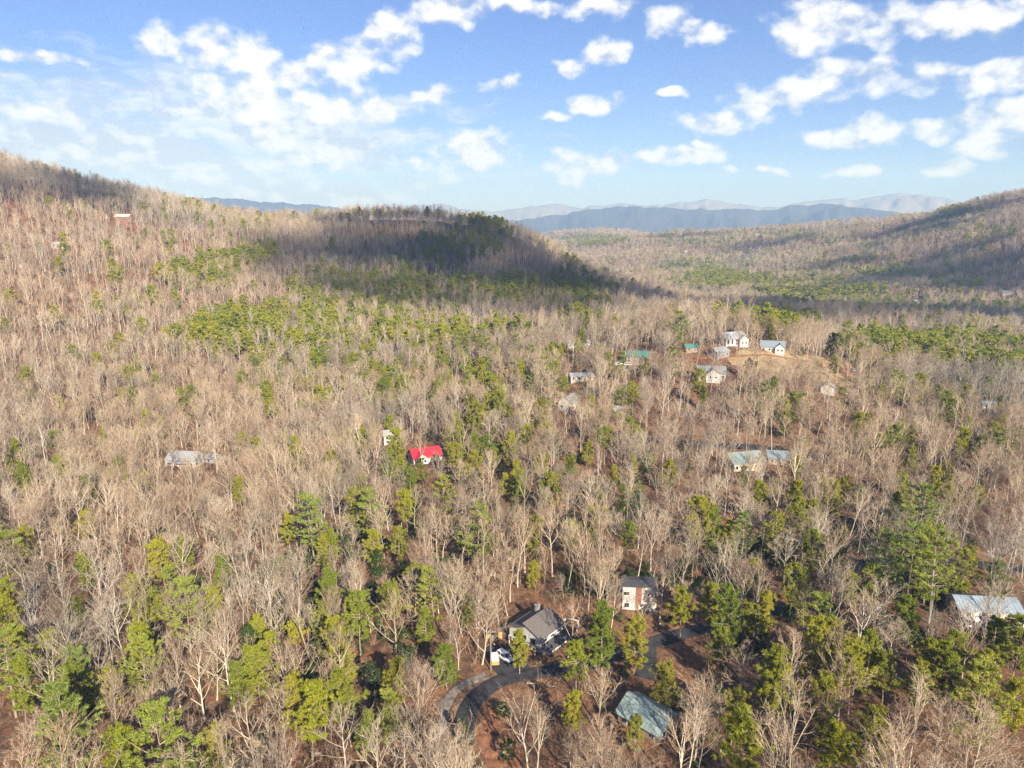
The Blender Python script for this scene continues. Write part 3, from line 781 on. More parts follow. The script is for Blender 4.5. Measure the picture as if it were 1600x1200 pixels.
house(581, 341, 'red roofed cabin on the crest of the middle hill', 13.0, 9.0, 4.0, 3.6, 10, M['brick'], M['red_metal'], rx=3, ry=5)
patch('clay_bank', 'orange clay bank around the white hillside house', [(76, 392), (80, 374), (100, 366), (112, 384), (100, 396)], M['clay'])
patch('clay_bank', 'orange clay cut below the cream roofed cabin', [(178, 350), (190, 347), (210, 347), (214, 352), (195, 354)], M['clay'])
patch('clay_bank', 'orange cleared slope on the far valley side', [(1040, 384), (1055, 381), (1080, 386), (1076, 393), (1050, 390)], M['clay'])
for k_, (px, py, lab, L, rz, wl, rf) in enumerate([
        (1061, 366, 'tiny white farmhouse on the far valley crest', 20, 10, 'white', 'pale_roof'),
        (1070, 394, 'tiny white house below the orange cleared slope', 20, -10, 'white', 'grey_roof'),
        (1183, 367, 'dark roofed house on the far crest before the blue range', 22, 0, 'tan', 'dark_roof'),
        (1206, 363, 'small pale house on the far crest beside dark pines', 18, 20, 'white', 'grey_roof'),
        (1323, 346, 'first white ridge house under the pale mountain', 22, 15, 'white', 'pale_roof'),
        (1358, 342, 'white house row end on the rising far ridge', 20, -8, 'white', 'pale_roof'),
        (1374, 340, 'topmost white house of the far ridge row', 20, 8, 'white', 'pale_roof'),
        (1430, 334, 'teal roofed house high on the far ridge', 26, 0, 'tan', 'green_metal'),
        (1452, 334, 'white walled house high on the far ridge', 24, 30, 'white', 'grey_roof'),
        (1266, 467, 'pale barn roof at the foot of the sunlit pine stand', 16, 0, 'white', 'pale_roof'),
        (1433, 474, 'white roofed barn on the shadowed valley floor', 18, 12, 'white', 'pale_roof'),
        (1572, 460, 'pale roofed farm building in the shadowed far woods', 22, -6, 'white', 'pale_roof')]):
    house(px, py, lab, L * .8, L * .5, 3.2, 2.6, rz, M[wl], M[rf], detail=False, wins=k_ in (0, 4, 8), rx=8, ry=5, group='far valley houses')

# ------------------------------------------------------------------ vehicles and yard things
def car(px, py, rz, label, paint, kind='suv', Lc=4.8, cat='car', name='parked_car', pos=None):
    x, y, z = at(px, py) if pos is None else pos
    t = thing(name, label, cat, (x, y, z + 0.2), R(rz), 'parked vehicles')
    Wc, hb = 1.9, 1.75
    h = Lc / 2
    # side profile x-z, rounded by several stations
    low = [(-h, .45), (-h + .1, .35), (h - .15, .35), (h, .5), (h - .02, .78), (h - .35, .92), (h - 1.25, 1.02), (-h + .25, 1.05), (-h + .02, .95)]
    mb = MB(); mb.prism(low, -Wc / 2, Wc / 2)
    b_ = mb.build('body', paint, t)
    bv = b_.modifiers.new('bevel', 'BEVEL'); bv.width = .07; bv.segments = 2
    if kind == 'pickup':
        cab = [(h - 1.35, 1.0), (h - 2.0, hb), (h - 3.2, hb), (h - 3.45, 1.0)]
    else:
        cab = [(h - 1.2, 1.0), (h - 1.95, hb), (-h + .45, hb), (-h + .08, 1.0)]
    def cabin(scale_y, grow, z0, z1):
        m2 = MB(); xs = cab; n = 4
        pts = []
        for sg in (-1, 1):
            for i, (cx_, cz) in enumerate(xs):
                inset = .22 if cz > 1.2 else .06
                pts.append((cx_, sg * (Wc / 2 - inset), cz))
        return m2.poly(pts, [(0, 1, 2, 3), (7, 6, 5, 4), (0, 4, 5, 1), (1, 5, 6, 2), (2, 6, 7, 3), (3, 7, 4, 0)])
    g = cabin(1, 0, 1, hb).build('window_band', M['glass'], t)
    mb = MB(); x0, x1 = cab[2][0], cab[1][0]
    mb.box(x0 - .05, x1 + .05, -Wc / 2 + .2, Wc / 2 - .2, hb - .02, hb + .05); rf = mb.build('roof', paint, t)
    for sg in (-1, 1):
        for (ax, az_, bx_, bz) in ((cab[0][0], 1.0, cab[1][0], hb), (cab[3][0], 1.0, cab[2][0], hb), ((x0 + x1) / 2, 1.0, (x0 + x1) / 2, hb)):
            mb = MB(); mb.tube((ax, sg * (Wc / 2 - .055), az_), (bx_, sg * (Wc / 2 - .21), bz), .05, .05, 6); mb.build('pillar', paint, t)
        for wx in (-h + .95, h - .95):
            mb = MB(); mb.tube((wx, sg * (Wc / 2 - .2), .34), (wx, sg * (Wc / 2 + .02), .34), .36, .36, 14); w_ = mb.build('wheel', M['tyre'], t)
            mb = MB(); mb.tube((wx, sg * (Wc / 2 + .02), .34), (wx, sg * (Wc / 2 + .05), .34), .22, .2, 10); mb.build('rim', M['rim'], w_)
        mb = MB(); mb.box(h - .12, h + .015, sg * .62 - .2, sg * .62 + .2, .62, .78); mb.build('headlight', M['trim'], t)
        mb = MB(); mb.box(-h - .015, -h + .1, sg * .72 - .15, sg * .72 + .15, .72, .95); mb.build('tail_light', M['red_metal'], t)
    if kind == 'pickup':
        mb = MB(); mb.box(-h + .12, h - 3.55, -Wc / 2 + .14, Wc / 2 - .14, 1.02, 1.07); mb.build('bed', M['dark_paint'], t)
    FOOT.append((x, y, 3.0))
    return t
car(789, 1031, -48, 'white sport utility car parked on the asphalt pad by the pole', M['white_paint'])
KEEP.append((788, 1026, 30, 22, 210))
car(966, 571, 20, 'white van parked beside the tan green roofed house', M['white_paint'], 'suv', 5.2)
car(981, 572, -30, 'white sedan parked against the tan green roofed house', M['white_paint'], 'suv', 4.6)
KEEP.append((972, 568, 16, 6, 450))
car(1337, 581, 0, 'white van standing right of the brown roofed brick house', M['white_paint'], 'suv', 5.0)
car(693, 702, 55, 'grey pickup truck parked behind the red metal roof', M['silver_paint'], 'pickup', 5.4)
KEEP.append((694, 699, 12, 8, 370))
for k_, (px, py, rz, lab, pt, kd) in enumerate([
        (1509, 976, 80, 'white pickup truck first in the row before the blue roofed building', 'white_paint', 'pickup'),
        (1523, 977, 76, 'white car in the middle of the row before the blue roofed building', 'white_paint', 'suv'),
        (1536, 984, 70, 'dark car parked below the white ones at the blue roofed building', 'dark_paint', 'suv'),
        (1546, 977, 82, 'white car last in the row before the blue roofed building', 'white_paint', 'suv'),
        (1589, 985, 40, 'pale camper van half behind pines beyond the blue roofed building', 'white_paint', 'suv')]):
    car(px, py, rz, lab, M[pt], kd, 5.4 if k_ == 4 else 4.8)
KEEP.append((1528, 976, 36, 12, 235)); KEEP.append((1588, 982, 12, 10, 235))

HARD = [(752, 1080, 26, 18, 178), (725, 1080, 8, 14, 178), (1010, 1035, 8, 24, 192), (1062, 990, 26, 6, 205), (782, 1130, 14, 36, 165), (664, 702, 20, 11, 350), (836, 968, 28, 22, 205)]
def trailer():
    x, y, z = at(773, 1038)
    t = thing('utility_trailer', 'small white box trailer with yellow tail beside the parked white car', 'trailer', (x, y, z + .2), R(8))
    mb = MB(); mb.box(-.9, .9, -1.7, 1.7, .55, 1.75); b_ = mb.build('box', M['white'], t)
    bv = b_.modifiers.new('bevel', 'BEVEL'); bv.width = .06; bv.segments = 2
    mb = MB(); mb.box(-.85, .85, -1.78, -1.71, .6, 1.65); mb.build('tail_gate', M['yellow_wood'], t)
    mb = MB(); mb.box(-.92, .92, -1.72, 1.72, 1.755, 1.82); mb.build('lid', M['white_paint'], t)
    for sg in (-1, 1):
        mb = MB(); mb.tube((sg * .8, 0, .32), (sg * 1.02, 0, .32), .34, .34, 12); mb.build('wheel', M['tyre'], t)
    mb = MB(); mb.tube((0, 1.7, .5), (0, 2.9, .45), .06, .05, 6); mb.build('tow_bar', M['grey_metal'], t)
    FOOT.append((x, y, 3))
trailer()
def pole():
    x, y, z = at(767, 1049)
    t = thing('utility_pole', 'wooden utility pole with transformer standing at the parking pad', 'utility pole', (x, y, z))
    mb = MB(); mb.tube((0, 0, -1), (0, 0, 11.2), .17, .11, 10); mb.build('pole', M['pole'], t)
    mb = MB(); mb.box(-1.1, 1.1, -.06, .06, 10.2, 10.36); ca = mb.build('cross_arm', M['pole'], t)
    for u in (-1.0, -.5, .5, 1.0):
        mb = MB(); mb.tube((u, 0, 10.36), (u, 0, 10.6), .06, .04, 6); mb.build('insulator', M['trim'], ca)
    mb = MB(); mb.tube((.35, -.05, 8.3), (.35, -.05, 9.4), .26, .26, 10); mb.build('transformer', M['grey_metal'], t)
    mb = MB(); mb.tube((0, 0, 7.4), (.9, -1.0, 7.8), .04, .03, 6); lp = mb.build('lamp_arm', M['grey_metal'], t)
    mb = MB(); mb.tube((.9, -1.0, 7.65), (.9, -1.0, 7.85), .2, .12, 8); mb.build('lamp_head', M['grey_metal'], lp)
    KEEP.append((767, 1026, 7, 26, 200)); FOOT.append((x, y, 2))
pole()
def playset():
    x, y, z = at(893, 981)
    t = thing('swing_set', 'white timber swing frame with slide on the red ground by the house', 'swing set', (x, y, z), R(-20))
    for sg in (-1, 1):
        for u in (-1, 1):
            mb = MB(); mb.tube((sg * 1.7, u * 1.1, -.2), (sg * 1.7, u * .1, 2.4), .09, .09, 6); mb.build('leg', M['trim'], t)
    mb = MB(); mb.tube((-2.0, 0, 2.42), (2.0, 0, 2.42), .1, .1, 6); mb.build('top_beam', M['trim'], t)
    for u in (-.7, .6):
        mb = MB(); mb.box(u - .25, u + .25, -.12, .12, .5, .55); s_ = mb.build('swing_seat', M['trim'], t)
        for v_ in (-.22, .22):
            mb = MB(); mb.tube((u + v_, 0, .55), (u + v_, 0, 2.4), .015, .015, 4); mb.build('chain', M['grey_metal'], s_)
    mb = MB(); mb.box(-3.4, -2.1, -.7, .7, 1.3, 1.42); mb.build('deck', M['trim'], t)
    for sg in (-3.35, -2.15):
        for u in (-.65, .65):
            mb = MB(); mb.box(sg - .07, sg + .07, u - .07, u + .07, -.3, 2.2); mb.build('post', M['trim'], t)
    mb = MB(); mb.poly([(-3.4, -.35, 1.35), (-3.4, .35, 1.35), (-5.6, .35, .1), (-5.6, -.35, .1), (-3.4, -.35, 1.45), (-3.4, .35, 1.45), (-5.6, .35, .2), (-5.6, -.35, .2)],
                       [(0, 1, 2, 3), (7, 6, 5, 4), (0, 4, 5, 1), (1, 5, 6, 2), (2, 6, 7, 3), (3, 7, 4, 0)]); mb.build('slide', M['trim'], t)
    reserve(892, 972, 22, 14, x, y, 5.5)
playset()
def board_fence():
    x, y, z = at(772, 1000)
    t = thing('board_fence', 'short run of new yellow boards behind the parking pad', 'fence', (x, y, z), R(18))
    for k in range(10):
        mb = MB(); mb.box(-2.2 + k * .44, -2.2 + k * .44 + .4, -.03, .03, -.5, 1.9 + .05 * (k % 3)); mb.build('board', M['yellow_wood'], t)
    for zz in (.3, 1.4):
        mb = MB(); mb.box(-2.2, 2.2, .035, .12, zz, zz + .12); mb.build('rail', M['yellow_wood'], t)
    reserve(770, 992, 12, 12, x, y, 3)
board_fence()

def fallen_log(px, py, L, rz, label):
    x, y, z = at(px, py)
    t = thing('fallen_log', label, 'log', (x, y, z), R(rz), 'fallen trunks')
    mb = MB(); mb.tube((-L / 2, 0, .25), (L / 2, 0, .45), .22, .09, 8); tr = mb.build('trunk', M['pole'], t)
    for k in range(4):
        u = L * (.05 + .11 * k)
        mb = MB(); mb.tube((u, 0, .35), (u + 1.0, (1 if k % 2 else -1) * 1.1, .9 + .2 * k), .07, .02, 5); mb.build('branch', M['pole'], t)
fallen_log(846, 1072, 7, -14, 'pale fallen trunk lying across the brush below the stepped taupe roof')
fallen_log(1260, 985, 8, 30, 'fallen trunk lying among the pines right of the grey drive')
fallen_log(140, 985, 8, -35, 'fallen trunk on the open red slope near the left border')

# ------------------------------------------------------------------ tree shapes
def unit(v):
    return v / (np.linalg.norm(v) + 1e-9)
def rot_about(v, axis, ang):
    axis = unit(axis)
    return v * math.cos(ang) + np.cross(axis, v) * math.sin(ang) + axis * np.dot(axis, v) * (1 - math.cos(ang))
class Geo:
    def __init__(self): self.v, self.f = [], []
    def tube(self, pts, rad, n):
        b = len(self.v)
        k = len(pts)
        for i in range(k):
            dd = unit(pts[min(i + 1, k - 1)] - pts[max(i - 1, 0)])
            a = unit(np.cross(dd, (0.31, 0.95, 0.07))); c = np.cross(dd, a)
            for j in range(n):
                t = 2 * math.pi * j / n
                self.v.append(pts[i] + (a * math.cos(t) + c * math.sin(t)) * rad[i])
        for i in range(k - 1):
            for j in range(n):
                p, q = b + i * n + j, b + i * n + (j + 1) % n
                self.f.append((p, q, q + n)); self.f.append((p, q + n, p + n))
    def strip(self, pts, rad, g):
        b = len(self.v)
        dd = unit(pts[-1] - pts[0])
        s = unit(np.cross(dd, g.normal(size=3)))
        k = len(pts)
        for i in range(k - 1):
            self.v.append(pts[i] - s * rad[i]); self.v.append(pts[i] + s * rad[i])
        self.v.append(pts[-1])
        for i in range(k - 2):
            q = b + 2 * i
            self.f.append((q, q + 1, q + 3)); self.f.append((q, q + 3, q + 2))
        q = b + 2 * (k - 2)
        self.f.append((q, q + 1, q + 2))
    def arr(self):
        return np.array(self.v), np.array(self.f)
def bend(g, p, dvec, length, k, up, wob):
    pts = [p]
    for i in range(k):
        dvec = unit(dvec + np.array([0, 0, up / k]) + g.normal(0, wob, 3))
        pts.append(pts[-1] + dvec * length / k)
    return pts, dvec
def bare_tree(seed, Ht=20.0, bole=0.42, spread=38, nl=10, n2=6, n3=6, n4=3, wt=1.0, low=False, forks=1):
    g = np.random.default_rng(seed)
    T, C = Geo(), Geo()
    base_r = 0.0105 * Ht * g.uniform(.85, 1.15)
    lean = g.normal(0, .05, 2)
    dv = unit(np.array([lean[0], lean[1], 1.0]))
    tp, _ = bend(g, np.array([0, 0, -0.6]), dv, Ht * 0.86, 7, .12, .045)
    tp = np.array(tp)
    tr = base_r * (1 - np.linspace(0, 1, 8) ** 1.1 * 0.86); tr[0] *= 1.35
    T.tube(tp, tr, 4 if low else 6)
    def along(pts, t):
        u = t * (len(pts) - 1); i = min(int(u), len(pts) - 2)
        return pts[i] + (pts[i + 1] - pts[i]) * (u - i), unit(pts[i + 1] - pts[i])
    ga = g.uniform(0, 6.28)
    for l in range(nl):
        t = bole + (0.98 - bole) * (l / max(nl - 1, 1)) ** 0.9
        p, td = along(tp, t)
        ga += 2.4 + g.normal(0, .4)
        sp = math.radians(spread * g.uniform(.75, 1.3) * (1.15 - 0.5 * (t - bole) / (1 - bole)))
        dl = rot_about(td, np.array([math.cos(ga), math.sin(ga), 0]), sp)
        ll = (Ht - p[2]) * g.uniform(.62, .95) / max(math.cos(sp * .75), .5)
        ll = min(ll, Ht * .52) if t < .9 else (Ht - p[2]) * 1.05
        lp, _ = bend(g, p, dl, ll, 5, .55, .09)
        lr = np.linspace(base_r * (.46 - .22 * (t - bole)), .028 * wt, 6)
        T.tube(np.array(lp), lr, 3)
        for b2 in range(n2):
            t2 = 0.22 + 0.78 * (b2 + g.uniform(0, .8)) / n2
            t2 = min(t2, .98)
            p2, d2 = along(lp, t2)
            ax = np.cross(d2, g.normal(size=3))
            d2 = rot_about(d2, ax, math.radians(g.uniform(22, 55)))
            l2 = ll * g.uniform(.26, .46) * (1.15 - .45 * t2)
            bp, _ = bend(g, p2, d2, l2, 3, .35, .12)
            r2 = np.linspace(.046, .024, 4) * wt
            if low: C.strip(np.array(bp), r2 * 1.3, g)
            else: C.tube(np.array(bp), r2, 3)
            for b3 in range(n3):
                t3 = 0.15 + 0.85 * (b3 + g.uniform(0, .7)) / n3
                p3, d3 = along(bp, min(t3, .98))
                d3 = rot_about(d3, np.cross(d3, g.normal(size=3)), math.radians(g.uniform(18, 60)))
                l3 = g.uniform(1.0, 2.1) * Ht / 20
                sp3, _ = bend(g, p3, d3, l3, 2, .3, .15)
                C.strip(np.array(sp3), np.array([.027, .021, .008]) * wt, g)
                for b4 in range(n4):
                    p4, d4 = along(sp3, g.uniform(.2, .95))
                    d4 = rot_about(d4, np.cross(d4, g.normal(size=3)), math.radians(g.uniform(20, 65)))
                    e4 = p4 + unit(d4 + np.array([0, 0, .25])) * g.uniform(.5, 1.15) * Ht / 20
                    C.strip(np.array([p4, e4]), np.array([.021, 0]) * wt, g)
    return T.arr(), C.arr()
def blades(g, C, Dv, m, ln, wd, spreadv=0.9, flat=0.0):
    """m needle blades at every tuft centre C, pointing roughly along Dv"""
    n = len(C)
    c = np.repeat(C, m, 0) + g.normal(0, ln * .22, (n * m, 3))
    dv = np.repeat(Dv, m, 0) + g.normal(0, spreadv, (n * m, 3))
    dv[:, 2] *= (1 - flat)
    dv /= np.linalg.norm(dv, axis=1)[:, None] + 1e-9
    outw = np.repeat(Dv, m, 0) * .8 + (c - np.repeat(C, m, 0)) / ln * 1.6 + g.normal(0, .35, dv.shape)
    s = np.cross(dv, outw); s /= np.linalg.norm(s, axis=1)[:, None] + 1e-9
    L_ = g.uniform(.65, 1.2, (n * m, 1)) * ln; W_ = g.uniform(.7, 1.3, (n * m, 1)) * wd
    a, b, e = c - s * W_, c + s * W_, c + dv * L_
    v = np.stack([a, b, e], 1).reshape(-1, 3)
    return v, np.arange(n * m * 3).reshape(-1, 3)
def cat_geo(*vs):
    V, F, o = [], [], 0
    for v, f in vs:
        if len(v) == 0: continue
        V.append(v); F.append(f + o); o += len(v)
    return np.concatenate(V), np.concatenate(F)
def pine_tree(seed, Ht=17.0, bole=0.35, rad=3.2, nb=34, tufts=5, m=20, ln=.75, wd=.11, low=False, irregular=.35):
    g = np.random.default_rng(seed)
    T = Geo()
    tp, _ = bend(g, np.array([0, 0, -.6]), np.array([g.normal(0, .03), g.normal(0, .03), 1.]), Ht + .4, 6, .05, .025)
    tp = np.array(tp); T.tube(tp, .0115 * Ht * (1 - np.linspace(0, 1, 7) * .88), 4 if low else 6)
    Cs, Ds = [], []
    ga = 0
    for k in range(nb):
        t = bole + (1 - bole) * (k + .5) / nb
        u = (t - bole) / (1 - bole)
        env = (math.sin(math.pi * min(1, .16 + .84 * (1 - u)) ** .9) ** .6) if True else 1
        env = (min(1, (u + .12) / .35) ** .6) * (1 - u ** 2.6) ** .62
        ga += 2.4 + g.normal(0, .5)
        r = rad * env * g.uniform(1 - irregular * 1.3, 1 + irregular)
        p = tp[0] + (tp[-1] - tp[0]) * t
        i_ = t * 6; i0 = min(int(i_), 5); p = tp[i0] + (tp[i0 + 1] - tp[i0]) * (i_ - i0)
        el_ = math.radians(g.uniform(0, 32) + 26 * u)
        dv = np.array([math.cos(ga) * math.cos(el_), math.sin(ga) * math.cos(el_), math.sin(el_)])
        e = p + dv * r
        if r > .6 and not (low and k % 2): T.tube(np.array([p, (p + e) / 2 + np.array([0, 0, -.1]), e]), [.07, .05, .025], 3)
        for q in range(tufts):
            s_ = .45 + .6 * (q + g.uniform(0, .6)) / tufts
            cc = p + dv * r * s_ + g.normal(0, .22 + .14 * r * s_ * .5, 3)
            Cs.append(cc); Ds.append(unit(dv * .55 + np.array([0, 0, .6])))
    Cs.append(tp[-1]); Ds.append(np.array([0, 0, 1.]))
    return T.arr(), blades(g, np.array(Cs), np.array(Ds), m, ln, wd, .85)
def white_pine(seed, Ht=21.0, bole=0.32, rad=4.6, nw=12, per=5, tufts=12, m=32, ln=.62, wd=.07):
    g = np.random.default_rng(seed)
    T = Geo()
    tp, _ = bend(g, np.array([0, 0, -.6]), np.array([g.normal(0, .02), g.normal(0, .02), 1.]), Ht + .4, 6, .05, .015)
    tp = np.array(tp); T.tube(tp, .0125 * Ht * (1 - np.linspace(0, 1, 7) * .88), 6)
    Cs, Ds = [], []
    for w in range(nw):
        u = w / (nw - 1)
        t = bole + (.985 - bole) * u
        i_ = t * 6; i0 = min(int(i_), 5); p = tp[i0] + (tp[i0 + 1] - tp[i0]) * (i_ - i0)
        a0 = g.uniform(0, 6.28)
        for k in range(per):
            if g.random() < .2: continue
            ga = a0 + 2 * math.pi * k / per + g.normal(0, .2)
            r = rad * (1 - u ** 2.2 * .60) * (min(1, (u + .3) / .45)) * g.uniform(.5, 1.15)
            el0 = math.radians(g.uniform(-4, 14) + 28 * u)
            dv = np.array([math.cos(ga) * math.cos(el0), math.sin(ga) * math.cos(el0), math.sin(el0)])
            pts = [p, p + dv * r * .5, p + dv * r + np.array([0, 0, .13 * r])]
            T.tube(np.array(pts), [.085, .06, .02], 3)
            side = np.array([-dv[1], dv[0], 0])
            for q in range(tufts):
                s_ = .35 + .68 * (q + g.uniform(0, .5)) / tufts
                c0 = p + dv * r * s_ + np.array([0, 0, .13 * r * s_ * s_])
                wdt = .30 * r * math.sin(min(1, s_ * .95) * math.pi) + .15
                Cs.append(c0 + side * g.normal(0, wdt) + np.array([0, 0, g.normal(.06, .04)]))
                Ds.append(unit(dv * .8 + side * g.normal(0, .4) + np.array([0, 0, .35])))
    Cs.append(tp[-1]); Ds.append(np.array([0, 0, 1.]))
    return T.arr(), blades(g, np.array(Cs), np.array(Ds), m, ln, wd, .5, .6)
def hemlock(seed, Ht=12.0):
    return pine_tree(seed, Ht, .06, 3.0, 46, 4, 16, .65, .12, irregular=.25)
def brush(seed, Ht=4.0, n=9, wt=1.0):
    g = np.random.default_rng(seed); C = Geo()
    for k in range(n):
        p = np.array([g.normal(0, .7), g.normal(0, .7), -.3])
        pts, dd = bend(g, p, unit(np.array([g.normal(0, .35), g.normal(0, .35), 1])), Ht * g.uniform(.5, 1.05), 3, .2, .12)
        C.strip(np.array(pts), np.array([.055, .045, .03, .01]) * wt, g)
        for b_ in range(6):
            t = g.uniform(.25, .95) * 2.99; i = int(t)
            q = pts[i] + (pts[i + 1] - pts[i]) * (t - i)
            e = q + unit(np.array([g.normal(0, 1), g.normal(0, 1), g.uniform(.3, 1.4)])) * g.uniform(.5, 1.3)
            C.strip(np.array([q, e]), np.array([.03, 0]) * wt, g)
    return C.arr()

BARE = [bare_tree(100 + i, Ht=h, bole=b, spread=s, nl=nl, n2=n2, n3=n3, n4=3) for i, (h, b, s, nl, n2, n3) in enumerate(
    [(19, .38, 32, 10, 6, 5), (17, .26, 42, 11, 6, 5), (22, .52, 26, 8, 5, 5), (18, .38, 38, 10, 6, 5), (13, .22, 48, 11, 6, 5), (20, .34, 28, 10, 6, 5), (16, .30, 42, 10, 6, 5), (23, .60, 22, 7, 5, 4),
     (18, .28, 36, 11, 6, 5), (11, .22, 42, 10, 6, 5), (19, .44, 42, 8, 6, 5), (17, .36, 26, 10, 6, 5), (21, .62, 20, 6, 4, 4), (14, .20, 40, 11, 6, 5), (20, .46, 36, 8, 5, 5), (10, .18, 48, 10, 6, 5), (22, .40, 30, 9, 5, 5), (17, .46, 52, 7, 6, 5),
     (16, .30, 30, 11, 6, 5), (20, .30, 46, 10, 6, 5)])]
BMID = [bare_tree(200 + i, Ht=h, bole=b, spread=s, nl=nl, n2=4, n3=4, n4=1, wt=1.35, low=True) for i, (h, b, s, nl) in enumerate(
    [(20, .42, 30, 9), (18, .30, 42, 9), (23, .55, 24, 7), (19, .42, 36, 8), (15, .28, 44, 9), (21, .38, 28, 9), (22, .6, 20, 6), (17, .36, 38, 8)])]
BFAR = [bare_tree(300 + i, Ht=h, bole=b, spread=s, nl=7, n2=5, n3=2, n4=0, wt=2.9, low=True) for i, (h, b, s) in enumerate([(20, .36, 36), (17, .30, 44), (23, .45, 28), (18, .34, 40)])]
PINE = [pine_tree(400 + i, h, b, r, nb, 7, 60, .55, .064) for i, (h, b, r, nb) in enumerate([(16, .32, 4.0, 38), (14, .20, 3.7, 38), (17.5, .44, 3.8, 34), (13, .16, 3.3, 36), (18, .36, 4.5, 42), (15, .26, 3.0, 34), (12, .14, 3.4, 36), (17, .22, 3.4, 42)])]
WPINE = [white_pine(500 + i, h, b, r, nw) for i, (h, b, r, nw) in enumerate([(20, .34, 6.6, 6), (18, .30, 7.0, 5), (22, .40, 6.2, 7), (18, .30, 6.2, 6)])]
HEML = [hemlock(600 + i, h) for i, h in enumerate([12, 10, 14])]
PMID = [pine_tree(700 + i, h, b, r, 24, 4, 10, 1.1, .27, low=True) for i, (h, b, r) in enumerate([(19, .36, 3.9), (17, .25, 3.7), (20, .42, 3.6), (18, .3, 4.2)])]
PFAR = [pine_tree(800 + i, h, b, r, 14, 3, 6, 1.8, .5, low=True) for i, (h, b, r) in enumerate([(16, .25, 3.4), (14, .2, 3.2), (18, .3, 3.6)])]
BRUSH = [brush(900 + i, h) for i, h in enumerate([3.5, 4.5, 5.5, 3.0, 6.5])]

def proto_coll(name, items, mats):
    """source shapes for the scattered masses; the collection itself is not part of the scene"""
    c = bpy.data.collections.new(name)
    for i, it in enumerate(items):
        if len(mats) == 1:
            me = mesh_np(f'{name}_{i:02d}', it[0], it[1], mats)
        else:
            v, f = cat_geo(*it)
            me = mesh_np(f'{name}_{i:02d}', v, f, mats, np.concatenate([np.zeros(len(it[0][1]), int), np.ones(len(it[1][1]), int)]))
        c.objects.link(bpy.data.objects.new(f'{name}_{i:02d}', me))
    return c
def scatter(name, label, pts, rot, scl, idx, coll):
    me = bpy.data.meshes.new(name)
    me.from_pydata(pts.tolist(), [], [])
    for nm, ty, dat, key in (('rot', 'FLOAT_VECTOR', rot, 'vector'), ('scl', 'FLOAT_VECTOR', scl, 'vector'), ('idx', 'INT', idx, 'value')):
        a = me.attributes.new(nm, ty, 'POINT')
        a.data.foreach_set(key, np.asarray(dat, np.float32 if ty != 'INT' else np.int32).ravel())
    o = link(name, me)
    tag(o, label, kind='stuff')
    ng = bpy.data.node_groups.new(name + '_scatter', 'GeometryNodeTree')
    ng.interface.new_socket('Geometry', in_out='INPUT', socket_type='NodeSocketGeometry')
    ng.interface.new_socket('Geometry', in_out='OUTPUT', socket_type='NodeSocketGeometry')
    gi = ng.nodes.new('NodeGroupInput'); go = ng.nodes.new('NodeGroupOutput')
    ci = ng.nodes.new('GeometryNodeCollectionInfo')
    ci.inputs['Collection'].default_value = coll
    ci.inputs['Separate Children'].default_value = True
    ci.inputs['Reset Children'].default_value = True
    ip = ng.nodes.new('GeometryNodeInstanceOnPoints'); ip.inputs['Pick Instance'].default_value = True
    def at_(nm, ty):
        n = ng.nodes.new('GeometryNodeInputNamedAttribute'); n.data_type = ty; n.inputs['Name'].default_value = nm
        return n.outputs['Attribute']
    er = ng.nodes.new('FunctionNodeEulerToRotation')
    ng.links.new(at_('rot', 'FLOAT_VECTOR'), er.inputs[0])
    ng.links.new(gi.outputs[0], ip.inputs['Points'])
    ng.links.new(ci.outputs[0], ip.inputs['Instance'])
    ng.links.new(at_('idx', 'INT'), ip.inputs['Instance Index'])
    ng.links.new(er.outputs[0], ip.inputs['Rotation'])
    ng.links.new(at_('scl', 'FLOAT_VECTOR'), ip.inputs['Scale'])
    ng.links.new(ip.outputs[0], go.inputs[0])
    md = o.modifiers.new('scatter', 'NODES'); md.node_group = ng
    return o

